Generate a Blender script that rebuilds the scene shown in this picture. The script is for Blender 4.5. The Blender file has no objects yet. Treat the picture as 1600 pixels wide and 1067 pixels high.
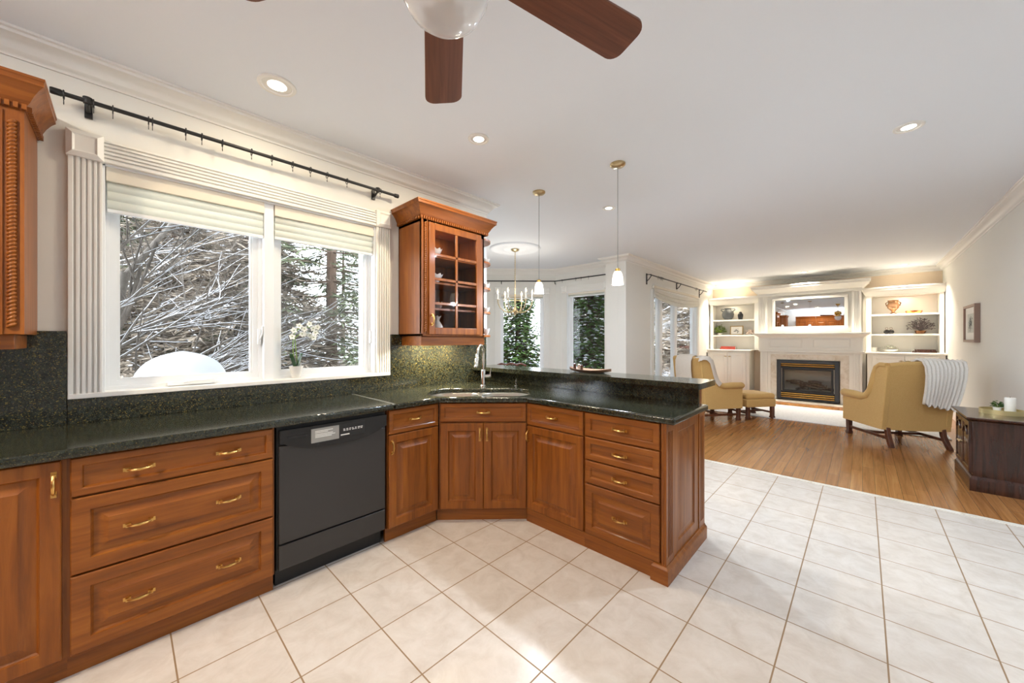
import bpy, math, random
from math import sin, cos, pi, radians as R, sqrt, atan2
from mathutils import Matrix, Vector
from mathutils.geometry import tessellate_polygon
random.seed(7)
S = bpy.context.scene
C = S.collection
# ------------------------------------------------------------------ camera, sky, exposure
YAW, CAMH = 0.7605, 1.3326
cd = bpy.data.cameras.new('camera'); cd.sensor_width = 36; cd.sensor_fit = 'HORIZONTAL'
cd.lens = 576.4/1600*36; cd.shift_y = -3.7/1600; cd.clip_start = .02
cam = bpy.data.objects.new('camera', cd); C.objects.link(cam)
cam.location = (0, 0, CAMH); cam.rotation_euler = (pi/2, 0, YAW-pi/2); S.camera = cam
w = bpy.data.worlds.new('winter_sky'); S.world = w; w.use_nodes = True
bg = w.node_tree.nodes['Background']; bg.inputs[0].default_value = (.86, .93, 1, 1); bg.inputs[1].default_value = 7.0
S.view_settings.view_transform = 'Standard'; S.view_settings.look = 'None'
S.view_settings.gamma = 1; S.view_settings.use_curve_mapping = False
S.view_settings.exposure = 0.72
LAMP = 0.5            # overall power of the room's lamps

# ------------------------------------------------------------------ materials
def lin(*c): return tuple((x/255/12.92 if x/255 <= .04045 else ((x/255+.055)/1.055)**2.4) for x in c)
def mat(name, col, rough=.5, metal=0, coat=0, spec=.5, trans=0, emit=None, es=0, ior=None, sheen=0):
    m = bpy.data.materials.new(name); m.use_nodes = True
    b = m.node_tree.nodes['Principled BSDF']
    b.inputs['Base Color'].default_value = (*col, 1); b.inputs['Roughness'].default_value = rough
    b.inputs['Metallic'].default_value = metal; b.inputs['Coat Weight'].default_value = coat
    b.inputs['Coat Roughness'].default_value = .12; b.inputs['Specular IOR Level'].default_value = spec
    b.inputs['Transmission Weight'].default_value = trans
    if sheen: b.inputs['Sheen Weight'].default_value = sheen
    if ior: b.inputs['IOR'].default_value = ior
    if emit: b.inputs['Emission Color'].default_value = (*emit, 1); b.inputs['Emission Strength'].default_value = es
    return m
class NT:
    def __init__(s, m): s.t = m.node_tree; s.b = s.t.nodes['Principled BSDF']
    def n(s, typ, **kw):
        x = s.t.nodes.new(typ)
        for k, v in kw.items(): setattr(x, k, v)
        return x
    def l(s, a, b): s.t.links.new(a, b)
    def coord(s, scale=(1, 1, 1), rot=(0, 0, 0)):
        tc = s.n('ShaderNodeTexCoord'); mp = s.n('ShaderNodeMapping')
        mp.inputs['Scale'].default_value = scale; mp.inputs['Rotation'].default_value = rot
        s.l(tc.outputs['Object'], mp.inputs['Vector']); return mp.outputs[0]
    def noise(s, vec, scale, detail=4, rough=.6, dist=0):
        x = s.n('ShaderNodeTexNoise'); x.inputs['Scale'].default_value = scale; x.inputs['Detail'].default_value = detail
        x.inputs['Roughness'].default_value = rough; x.inputs['Distortion'].default_value = dist
        s.l(vec, x.inputs['Vector']); return x.outputs['Fac']
    def ramp(s, fac, stops):
        x = s.n('ShaderNodeValToRGB'); e = x.color_ramp.elements
        while len(e) < len(stops): e.new(.5)
        for k, (p, c) in enumerate(stops): e[k].position = p; e[k].color = (*c, 1)
        s.l(fac, x.inputs[0]); return x.outputs[0]
    def math(s, op, a, b=None, c=None):
        x = s.n('ShaderNodeMath', operation=op)
        for k, v in enumerate((a, b, c)):
            if v is None: continue
            if isinstance(v, (int, float)): x.inputs[k].default_value = v
            else: s.l(v, x.inputs[k])
        return x.outputs[0]
    def mix(s, fac, a, b, mode='MIX'):
        x = s.n('ShaderNodeMix', data_type='RGBA', blend_type=mode)
        for k, v in ((0, fac), (6, a), (7, b)):
            if isinstance(v, (int, float)): x.inputs[k].default_value = v
            elif isinstance(v, tuple): x.inputs[k].default_value = (*v, 1)
            else: s.l(v, x.inputs[k])
        return x.outputs[2]
    def bump(s, h, strength=.2, dist=.01):
        x = s.n('ShaderNodeBump'); x.inputs['Strength'].default_value = strength; x.inputs['Distance'].default_value = dist
        s.l(h, x.inputs['Height']); s.l(x.outputs[0], s.b.inputs['Normal'])
    def base(s, c): s.l(c, s.b.inputs['Base Color'])

def wood(name, dark, mid, light, scale, rough=.38, coat=.12):
    m = mat(name, mid, rough, coat=coat, spec=.38); t = NT(m)
    v = t.coord(scale); f = t.noise(v, 1.0, 6, .62, .6)
    g = t.noise(t.coord(tuple(x*4 for x in scale)), 1.0, 3, .6)
    c = t.ramp(f, [(.28, dark), (.5, mid), (.74, light)])
    c2 = t.mix(t.math('MULTIPLY', g, .22), c, dark)
    t.base(c2); t.bump(g, .06, .002)
    return m
CH = (lin(108, 56, 16), lin(140, 78, 23), lin(164, 98, 34))
M = {}
M['cherry_v'] = wood('cherry_upright_grain', *CH, (26, 26, 1.8))
M['cherry_h'] = wood('cherry_level_grain', *CH, (1.8, 26, 26))
M['cherry_y'] = wood('cherry_depth_grain', *CH, (26, 1.8, 26))
M['blade'] = wood('fan_blade_wood', lin(90, 52, 34), lin(116, 68, 44), lin(138, 88, 60), (1.6, 40, 40), .45, 0)
M['dark_wood'] = wood('dark_mahogany', lin(34, 17, 11), lin(58, 31, 21), lin(84, 46, 30), (18, 18, 1.3), .25, .5)
M['leg_wood'] = wood('leg_mahogany', lin(58, 28, 17), lin(92, 50, 32), lin(118, 68, 44), (18, 18, 1.6), .3, .3)
M['chair_wood'] = wood('dining_chair_wood', lin(70, 30, 18), lin(108, 54, 36), lin(130, 70, 48), (18, 18, 18), .3, .3)
M['tray_wood'] = wood('tray_wood', lin(110, 80, 60), lin(150, 116, 92), lin(176, 142, 118), (4, 20, 20), .4, .1)
M['log'] = wood('charred_log', lin(60, 52, 46), lin(116, 102, 90), lin(164, 150, 134), (20, 20, 20), .9, 0)

def granite(name, rough, k=1.0):
    m = mat(name, (.012, .015, .012), rough, spec=.55); t = NT(m)
    v = t.coord()
    a = t.noise(v, 190, 2, .6); b = t.noise(v, 260, 2, .7); d = t.noise(v, 60, 3, .6)
    c = t.ramp(d, [(.3, (.006, .008, .006)), (.7, (.026, .031, .023))])
    gold = t.math('GREATER_THAN', a, .635); ol = t.math('GREATER_THAN', b, .64)
    c = t.mix(ol, c, tuple(k*x for x in lin(78, 80, 60)))
    c = t.mix(gold, c, tuple(k*x for x in lin(104, 90, 40)))
    t.base(c)
    return m
M['granite'] = granite('polished_dark_granite', .13)
M['granite_bs_lit'] = granite('backsplash_granite_lit', .10, 1.5)  # same granite, speckles brightened to carry the under-cabinet light in the colour

def tile():
    m = mat('floor_tile', (.6, .55, .5), .30, spec=.4); t = NT(m)
    tc = t.n('ShaderNodeTexCoord'); sx = t.n('ShaderNodeSeparateXYZ'); t.l(tc.outputs['Object'], sx.inputs[0])
    T = .336
    ux = t.math('DIVIDE', t.math('SUBTRACT', sx.outputs[0], 1.1525-10*T), T)
    uy = t.math('DIVIDE', t.math('SUBTRACT', sx.outputs[1], .598-20*T), T)
    def line(u, wd):
        f = t.math('ABSOLUTE', t.math('SUBTRACT', t.math('FRACT', t.math('ADD', u, .5)), .5))
        return t.math('LESS_THAN', f, wd/T/2)
    g = t.math('MAXIMUM', line(ux, .0058), line(uy, .0058))
    cv = t.n('ShaderNodeCombineXYZ'); t.l(t.math('FLOOR', ux), cv.inputs[0]); t.l(t.math('FLOOR', uy), cv.inputs[1])
    wn = t.n('ShaderNodeTexWhiteNoise'); t.l(cv.outputs[0], wn.inputs['Vector'])
    n1 = t.noise(tc.outputs['Object'], 9, 5, .65, .5); n2 = t.noise(tc.outputs['Object'], 70, 3, .6)
    c = t.ramp(n1, [(.3, lin(194, 182, 169)), (.55, lin(207, 197, 186)), (.8, lin(215, 207, 198))])
    c = t.mix(t.math('MULTIPLY', n2, .22), c, lin(196, 178, 160))
    c = t.mix(t.math('MULTIPLY', wn.outputs[0], .10), c, lin(200, 184, 168))
    c = t.mix(g, c, lin(140, 112, 82)); t.base(c)
    t.l(t.math('ADD', t.math('MULTIPLY', g, .5), .27), t.b.inputs['Roughness'])
    t.bump(t.math('ADD', t.math('SUBTRACT', 1.0, g), t.math('MULTIPLY', n2, .08)), .25, .004)
    return m
M['tile'] = tile()
def planks():
    m = mat('oak_plank_floor', (.3, .15, .07), .2, spec=.5); t = NT(m)
    tc = t.n('ShaderNodeTexCoord'); sx = t.n('ShaderNodeSeparateXYZ'); t.l(tc.outputs['Object'], sx.inputs[0])
    W = .083
    u = t.math('DIVIDE', t.math('ADD', sx.outputs[1], 20), W); fl = t.math('FLOOR', u)
    w1 = t.n('ShaderNodeTexWhiteNoise', noise_dimensions='1D'); t.l(fl, w1.inputs['W'])
    x = t.math('DIVIDE', t.math('ADD', sx.outputs[0], t.math('MULTIPLY', w1.outputs[0], 7.0)), 1.15)
    cv = t.n('ShaderNodeCombineXYZ'); t.l(fl, cv.inputs[0]); t.l(t.math('FLOOR', x), cv.inputs[1])
    w2 = t.n('ShaderNodeTexWhiteNoise'); t.l(cv.outputs[0], w2.inputs['Vector'])
    g = t.math('LESS_THAN', t.math('ABSOLUTE', t.math('SUBTRACT', t.math('FRACT', t.math('ADD', u, .5)), .5)), .014)
    g2 = t.math('LESS_THAN', t.math('ABSOLUTE', t.math('SUBTRACT', t.math('FRACT', t.math('ADD', x, .5)), .5)), .0012)
    n = t.noise(t.coord((1.5, 34, 1)), 1, 6, .65, .8)
    c = t.ramp(n, [(.25, lin(134, 88, 44)), (.5, lin(166, 113, 64)), (.78, lin(188, 136, 82))])
    c = t.mix(t.math('MULTIPLY', w2.outputs[0], .34), c, lin(112, 62, 30))
    c = t.mix(t.math('MAXIMUM', g, g2), c, lin(92, 56, 30)); t.base(c)
    t.bump(n, .05, .002)
    return m
M['planks'] = planks()
def paint(name, col, rough=.6):
    m = mat(name, col, rough, spec=.25); t = NT(m); t.bump(t.noise(t.coord(), 260, 2), .04, .002); return m
M['wall'] = paint('cream_wall_paint', lin(229, 227, 220))
M['wall_tan'] = paint('tan_wall_paint', lin(224, 204, 178))
M['ceil'] = paint('white_ceiling_paint', lin(238, 242, 247), .8)
M['trim'] = mat('white_trim_paint', lin(238, 236, 230), .35, spec=.4)
M['vinyl'] = mat('white_window_vinyl', lin(240, 242, 243), .3)
M['cabinet_white'] = mat('white_cabinet_paint', lin(236, 233, 224), .35, spec=.4)
M['marble'] = None
def marble():
    m = mat('cream_marble', lin(226, 218, 204), .18); t = NT(m)
    n = t.noise(t.coord(), 6, 8, .7, 1.2)
    t.base(t.ramp(n, [(.35, lin(206, 194, 174)), (.55, lin(228, 221, 208)), (.8, lin(236, 231, 222))])); return m
M['marble'] = marble()
M['chrome'] = mat('chrome', (.78, .78, .78), .08, 1)
M['steel'] = mat('brushed_steel', (.62, .61, .58), .28, 1)
M['brass'] = mat('polished_brass', lin(214, 172, 92), .2, 1)
M['brass_pull'] = mat('antique_brass', lin(206, 164, 96), .28, 1)
M['brass_light'] = mat('brushed_brass', lin(200, 180, 140), .3, 1)
M['iron'] = mat('black_iron', (.012, .012, .013), .45)
M['black'] = mat('black_appliance', (.014, .013, .0125), .24, spec=.4)
M['black_door'] = mat('black_appliance_door', (.034, .031, .029), .3, spec=.45)
M['black_dull'] = mat('black_plastic', (.01, .01, .01), .5)
M['charcoal'] = mat('charcoal_steel', lin(62, 64, 68), .45, .3)
def pane_mat(name, fres, tint=(1, 1, 1)):
    m = bpy.data.materials.new(name); m.use_nodes = True; t = m.node_tree; t.nodes.clear()
    o = t.nodes.new('ShaderNodeOutputMaterial'); mx = t.nodes.new('ShaderNodeMixShader')
    tr = t.nodes.new('ShaderNodeBsdfTransparent'); gl = t.nodes.new('ShaderNodeBsdfGlossy'); fr = t.nodes.new('ShaderNodeFresnel')
    tr.inputs[0].default_value = (*tint, 1); gl.inputs['Roughness'].default_value = .02; fr.inputs[0].default_value = fres
    ge = t.nodes.new('ShaderNodeNewGeometry'); sb = t.nodes.new('ShaderNodeMath'); sb.operation = 'SUBTRACT'; sb.inputs[0].default_value = 1; ml = t.nodes.new('ShaderNodeMath'); ml.operation = 'MULTIPLY'
    t.links.new(ge.outputs['Backfacing'], sb.inputs[1]); t.links.new(fr.outputs[0], ml.inputs[0]); t.links.new(sb.outputs[0], ml.inputs[1])
    t.links.new(ml.outputs[0], mx.inputs[0]); t.links.new(tr.outputs[0], mx.inputs[1]); t.links.new(gl.outputs[0], mx.inputs[2])
    t.links.new(mx.outputs[0], o.inputs[0]); return m
M['pane'] = pane_mat('window_glass', 1.4)
M['cab_pane'] = pane_mat('cabinet_glass', 1.42, (.9, .9, .92))
M['fire_pane'] = pane_mat('fireplace_glass', 1.5, (.9, .9, .9))
M['clear'] = mat('clear_glass', (1, 1, 1), .03, trans=.9, ior=1.45)
M['crystal'] = mat('cut_crystal', (.9, .9, .9), .12, trans=.45, ior=1.5)
M['porcelain'] = mat('white_porcelain', lin(238, 236, 230), .2)
M['cream_porcelain'] = mat('cream_porcelain', lin(226, 212, 192), .25)
def shade_mat(name, col, tl=.35):
    m = mat(name, col, .8, spec=.1); t = m.node_tree
    b = t.nodes['Principled BSDF']; o = t.nodes['Material Output']
    x = t.nodes.new('ShaderNodeBsdfTranslucent'); x.inputs[0].default_value = (*col, 1)
    mx = t.nodes.new('ShaderNodeMixShader'); mx.inputs[0].default_value = tl
    t.links.new(b.outputs[0], mx.inputs[1]); t.links.new(x.outputs[0], mx.inputs[2]); t.links.new(mx.outputs[0], o.inputs[0]); return m
M['shade'] = shade_mat('pale_shade_fabric', lin(238, 240, 232))
M['roman'] = shade_mat('cream_linen', lin(236, 232, 222), .2)
M['headrail'] = mat('cream_headrail', lin(232, 224, 208), .5)
def fabric(name, a, b, sc=300):
    m = mat(name, a, .85, spec=.15, sheen=.15); t = NT(m)
    n = t.noise(t.coord(), sc, 2, .7); t.base(t.ramp(n, [(.35, a), (.65, b)])); t.bump(n, .15, .002); return m
M['gold_fabric'] = fabric('golden_linen', lin(200, 158, 90), lin(222, 186, 124))
M['throw'] = fabric('white_knit', lin(232, 228, 218), lin(246, 243, 236), 160)
M['throw_beige'] = fabric('pale_beige_knit', lin(220, 210, 196), lin(234, 226, 214), 160)
M['rug'] = fabric('white_wool_rug', lin(204, 204, 204), lin(224, 224, 225), 40)
M['lamp_on'] = mat('lit_lens', (1, 1, 1), .5, emit=(1, .93, .80), es=5)
M['shade_on'] = mat('lit_opal_glass', (1, .98, .94), .3, emit=(1, .9, .72), es=1.1)
M['flame_on'] = mat('lit_candle_bulb', (1, .9, .7), .3, emit=(1, .72, .38), es=6)
M['bowl_glass'] = mat('white_bowl_glass', lin(238, 240, 242), .06, coat=.5)
_b = M['bowl_glass'].node_tree; _t = _b.nodes.new('ShaderNodeBsdfTransparent'); _m = _b.nodes.new('ShaderNodeMixShader'); _m.inputs[0].default_value = .45
_b.links.new(_b.nodes['Principled BSDF'].outputs[0], _m.inputs[1]); _b.links.new(_t.outputs[0], _m.inputs[2]); _b.links.new(_m.outputs[0], _b.nodes['Material Output'].inputs[0])
M['candle'] = mat('white_candle_wax', lin(240, 236, 226), .5)
M['leaf'] = mat('green_leaf', lin(60, 104, 44), .45)
M['leaf_dark'] = mat('dark_green_leaf', lin(30, 70, 34), .35)
M['leaf_yellow'] = mat('yellow_green_leaf', lin(118, 140, 48), .5)
M['petal'] = mat('white_petal', lin(246, 246, 238), .5)
M['dried'] = mat('dried_grey_leaves', lin(104, 92, 92), .7)
M['stem'] = mat('green_stem', lin(120, 150, 70), .5)
M['red_book'] = mat('red_book_cloth', lin(150, 52, 38), .6)
M['grey_pot'] = mat('grey_glazed_pottery', lin(96, 102, 106), .4)
M['bronze'] = mat('bronze_metal', lin(140, 98, 66), .3, 1)
M['amber'] = mat('amber_glass', lin(172, 130, 96), .1, .3)
M['copper'] = mat('copper', lin(206, 130, 76), .2, 1)
M['paper'] = mat('white_paper', lin(238, 236, 230), .7)
M['ink'] = mat('grey_ink', lin(120, 124, 122), .8)
M['frame_gold'] = mat('gilt_frame', lin(176, 150, 104), .4, .4)
M['frame_brown'] = mat('brown_picture_frame', lin(150, 124, 110), .45)
M['tv'] = mat('dark_mirror_screen', (.60, .60, .60), .015, 1)
M['snow'] = mat('fresh_snow', lin(214, 218, 224), .8, spec=.2)
M['bark'] = None
def bark(name, a, b):
    m = mat(name, a, .9, spec=.1); t = NT(m); n = t.noise(t.coord((8, 8, 2)), 3, 5, .7); t.base(t.ramp(n, [(.3, a), (.7, b)])); return m
M['bark'] = bark('grey_bark', lin(70, 65, 60), lin(112, 106, 99))
M['bark_brown'] = bark('brown_bark', lin(62, 50, 42), lin(104, 88, 76))
def foliage(name, a, b, c):
    m = mat(name, a, .7, spec=.1); t = NT(m)
    n = t.noise(t.coord(), 2.2, 4, .7); t.base(t.ramp(n, [(.3, a), (.52, b), (.75, c)])); return m
M['needles'] = foliage('dark_evergreen_needles', lin(62, 70, 52), lin(92, 100, 76), lin(122, 120, 100))
M['cedar'] = foliage('cedar_green', lin(58, 86, 46), lin(92, 120, 66), lin(128, 150, 88))
M['twig'] = foliage('brown_twigs', lin(84, 76, 66), lin(112, 102, 90), lin(136, 126, 112))
M['fence'] = bark('weathered_fence', lin(112, 104, 98), lin(150, 142, 136))
M['soot'] = mat('firebox_grey', lin(196, 190, 176), .8)

# ------------------------------------------------------------------ mesh helpers
class MB:
    def __init__(s, T=None): s.v = []; s.f = []; s.T = T
    def add(s, vs, fs):
        o = len(s.v)
        s.v += [tuple(s.T @ Vector(p)) if s.T else tuple(p) for p in vs]
        s.f += [tuple(i+o for i in f) for f in fs]; return s
    def box(s, x0, y0, z0, x1, y1, z1):
        if x0 > x1: x0, x1 = x1, x0
        if y0 > y1: y0, y1 = y1, y0
        if z0 > z1: z0, z1 = z1, z0
        return s.add([(x0,y0,z0),(x1,y0,z0),(x1,y1,z0),(x0,y1,z0),(x0,y0,z1),(x1,y0,z1),(x1,y1,z1),(x0,y1,z1)],
              [(0,3,2,1),(4,5,6,7),(0,1,5,4),(1,2,6,5),(2,3,7,6),(3,0,4,7)])
    def loops(s, rings, closed=True, cap0=True, cap1=True, flip=False):
        n = len(rings[0]); vs = [p for r in rings for p in r]; fs = []
        for k in range(len(rings)-1):
            for i in range(n if closed else n-1):
                j = (i+1) % n
                q = (k*n+i, k*n+j, (k+1)*n+j, (k+1)*n+i)
                fs.append(q[::-1] if flip else q)
        if closed and cap0: q = tuple(range(n)); fs.append(q if flip else q[::-1])
        if closed and cap1: q = tuple((len(rings)-1)*n+i for i in range(n)); fs.append(q[::-1] if flip else q)
        return s.add(vs, fs)
    def lathe(s, prof, c=(0, 0, 0), seg=24, sx=1, sy=1):
        rings = [[(c[0]+sx*r*cos(2*pi*i/seg), c[1]+sy*r*sin(2*pi*i/seg), c[2]+z) for i in range(seg)] for r, z in prof]
        return s.loops(rings)
    def tube(s, pts, rad, seg=8, up=None):
        P = [Vector(p) for p in pts]; rs = rad if isinstance(rad, (list, tuple)) else [rad]*len(P); rings = []
        t0 = (P[1]-P[0]).normalized(); a = Vector((0, 0, 1)) if abs(t0.z) < .9 else Vector((1, 0, 0))
        u = t0.cross(a).normalized()
        for k, p in enumerate(P):
            t = (P[min(k+1, len(P)-1)]-P[max(k-1, 0)]).normalized()
            u = (u - t*u.dot(t)).normalized(); v = t.cross(u)
            rings.append([tuple(p+(u*cos(2*pi*i/seg)+v*sin(2*pi*i/seg))*rs[k]) for i in range(seg)])
        return s.loops(rings)
    def prism(s, poly, z0, z1, holes=()):
        polys = [list(poly)]+[list(h) for h in holes]
        tri = tessellate_polygon([[Vector((x, y, 0)) for x, y in q] for q in polys])
        flat = [p for q in polys for p in q]; n = len(flat)
        def area(t): (ax, ay), (bx, by), (cx, cy) = (flat[i] for i in t); return (bx-ax)*(cy-ay)-(by-ay)*(cx-ax)
        vs = [(x, y, z0) for x, y in flat]+[(x, y, z1) for x, y in flat]; fs = []
        for t in tri:
            t = tuple(t) if area(t) > 0 else tuple(t)[::-1]
            fs.append(t[::-1]); fs.append(tuple(i+n for i in t))
        o = 0
        for q in polys:
            m = len(q); A = sum(q[i][0]*q[(i+1)%m][1]-q[(i+1)%m][0]*q[i][1] for i in range(m))
            ccw = A > 0
            if o: ccw = not ccw
            for i in range(m):
                j = (i+1) % m; f = (o+i, o+j, o+j+n, o+i+n); fs.append(f if ccw else f[::-1])
            o += m
        return s.add(vs, fs)
    def sweep(s, prof, path, side=1, closed=False):
        # prof: (out, z) pairs; path: xy corners; out is to the right of travel when side=1
        P = [Vector((p[0], p[1])) for p in path]; n = len(P); rings = []
        for k in range(n):
            if closed: d0 = (P[k]-P[k-1]).normalized(); d1 = (P[(k+1) % n]-P[k]).normalized()
            else:
                d0 = (P[k]-P[k-1]).normalized() if k else (P[1]-P[0]).normalized()
                d1 = (P[k+1]-P[k]).normalized() if k < n-1 else d0
            n0 = Vector((d0.y, -d0.x))*side; n1 = Vector((d1.y, -d1.x))*side
            m = (n0+n1); m = m/max(m.dot(n0), .2)
            rings.append([(P[k].x+m.x*o, P[k].y+m.y*o, z) for o, z in prof])
        if closed: rings.append(rings[0])
        return s.loops(rings, flip=(side == 1))
    def panel(s, x0, z0, x1, z1, rings, back):
        # nested rectangles facing -y; rings = (inset, y), last is capped
        L = []
        for ins, y in [(0, back)]+list(rings):
            L.append([(x0+ins, y, z0+ins), (x1-ins, y, z0+ins), (x1-ins, y, z1-ins), (x0+ins, y, z1-ins)])
        return s.loops(L)
    def rbox(s, x0, y0, z0, x1, y1, z1, r, seg=4):
        # soft cushion-like box
        def rr(ins):
            a0, b0, a1, b1 = x0+ins, y0+ins, x1-ins, y1-ins; q = max(r-ins, .001); pts = []
            for cx, cy, a in ((a1-q, b0+q, -90), (a1-q, b1-q, 0), (a0+q, b1-q, 90), (a0+q, b0+q, 180)):
                for k in range(seg+1): t = R(a+90*k/seg); pts.append((cx+q*cos(t), cy+q*sin(t)))
            return pts
        rings = []
        for k in range(seg+1):
            t = pi/2*k/seg; ins = r*(1-sin(t)); rings.append([(x, y, z0+r*(1-cos(t))) for x, y in rr(ins)])
        for k in range(seg+1):
            t = pi/2*k/seg; ins = r*(1-cos(t)); rings.append([(x, y, z1-r*(1-sin(t))) for x, y in rr(ins)])
        return s.loops(rings)
    def quad(s, c, a, b):
        c, a, b = Vector(c), Vector(a), Vector(b)
        return s.add([c-a-b, c+a-b, c+a+b, c-a+b], [(0, 1, 2, 3)])
    def mesh(s, name, m, smooth=True, ang=38):
        me = bpy.data.meshes.new(name); me.from_pydata([tuple(p) for p in s.v], [], s.f); me.update()
        if m: me.materials.append(m)
        if smooth and len(s.f):
            me.shade_smooth(); me.set_sharp_from_angle(angle=R(ang))
        return me
    def build(s, name, m, parent=None, world=False, bev=0, seg=2, smooth=True, ang=38, sub=0):
        o = bpy.data.objects.new(name, s.mesh(name, M[m] if isinstance(m, str) else m, smooth, ang)); C.objects.link(o)
        if parent is not None:
            o.parent = parent
            if world: o.matrix_parent_inverse = wm(parent).inverted()
        if bev:
            b = o.modifiers.new('bevel', 'BEVEL'); b.width = bev; b.segments = seg; b.limit_method = 'ANGLE'; b.angle_limit = R(35)
        if sub:
            b = o.modifiers.new('soft', 'SUBSURF'); b.levels = sub; b.render_levels = sub
        return o
def wm(o):
    m = Matrix.Translation(o.location) @ o.rotation_euler.to_matrix().to_4x4()
    if o.parent: m = wm(o.parent) @ o.matrix_parent_inverse @ m
    return m
def tag(o, label, cat, group=None, kind=None):
    o['label'] = label; o['category'] = cat
    if group: o['group'] = group
    if kind: o['kind'] = kind
    return o
def thing(name, label, cat, loc=(0, 0, 0), rz=0, group=None):
    o = bpy.data.objects.new(name, None); C.objects.link(o); o.empty_display_size = .1
    o.location = loc; o.rotation_euler = (0, 0, rz); return tag(o, label, cat, group)
def struct(o): o['kind'] = 'structure'; return o
def sroot(name, loc=(0, 0, 0), rz=0):
    o = bpy.data.objects.new(name, None); C.objects.link(o); o.empty_display_size = .1
    o.location = loc; o.rotation_euler = (0, 0, rz); return struct(o)
KIDS = {}
def dup(root, loc, rz=None, label=None, group=None, scale=None):
    if root not in KIDS: KIDS[root] = [(c, list(c.children)) for c in root.children]
    r = root.copy(); C.objects.link(r); r.location = loc
    if rz is not None: r.rotation_euler = (0, 0, rz)
    if scale: r.scale = scale
    if label: r['label'] = label
    if group: r['group'] = group
    for c, gs in KIDS[root]:
        k = c.copy(); C.objects.link(k); k.parent = r
        for g in gs:
            q = g.copy(); C.objects.link(q); q.parent = k
    return r
def lamp(kind, loc, power, col, parent=None, size=.1, rot=(0, 0, 0), spread=None):
    l = bpy.data.lights.new('lamp_light', kind); l.energy = power*LAMP; l.color = col
    if kind == 'AREA':
        l.shape = 'DISK'; l.size = size
        if spread: l.spread = spread
    else: l.shadow_soft_size = size
    o = bpy.data.objects.new('lamp_light', l); C.objects.link(o); o.location = loc; o.rotation_euler = rot
    if parent: o.parent = parent
    return o

# ------------------------------------------------------------------ the room
CEIL = 2.743
WY = 2.86          # kitchen window wall
EX = 4.43          # tile meets oak planks here
FW = 10.75         # fireplace wall
RW = -1.10         # living room right wall
struct(MB().box(-2.6, -3.4, -.12, EX-.05, 5.72, 0).build('floor', 'tile', smooth=False))
struct(MB().box(EX, RW-.1, -.12, FW+.1, 2.95, 0).box(EX, 2.95, -.12, 6.2, 5.72, 0).build('floor', 'planks', smooth=False))
struct(MB().box(EX-.05, -3.4, -.12, EX, 5.72, .004).build('trim_1', 'marble', smooth=False))
struct(MB().box(-2.7, -3.5, CEIL, FW+.2, 5.8, CEIL+.2).build('ceiling', 'ceil', smooth=False))
NAMES = {}
def wall(name, p0, p1, openings=(), t=.15, z1=CEIL, mt='wall'):
    dx, dy = p1[0]-p0[0], p1[1]-p0[1]; L = sqrt(dx*dx+dy*dy)
    b = MB(); s = 0
    for a, c, z0, zt in sorted(openings):
        if a > s: b.box(s, 0, 0, a, t, z1)
        b.box(a, 0, 0, c, t, z0); b.box(a, 0, zt, c, t, z1); s = c
    if s < L: b.box(s, 0, 0, L, t, z1)
    o = b.build(name, mt, smooth=False); o.location = (p0[0], p0[1], 0); o.rotation_euler = (0, 0, atan2(dy, dx))
    return struct(o)
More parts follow.
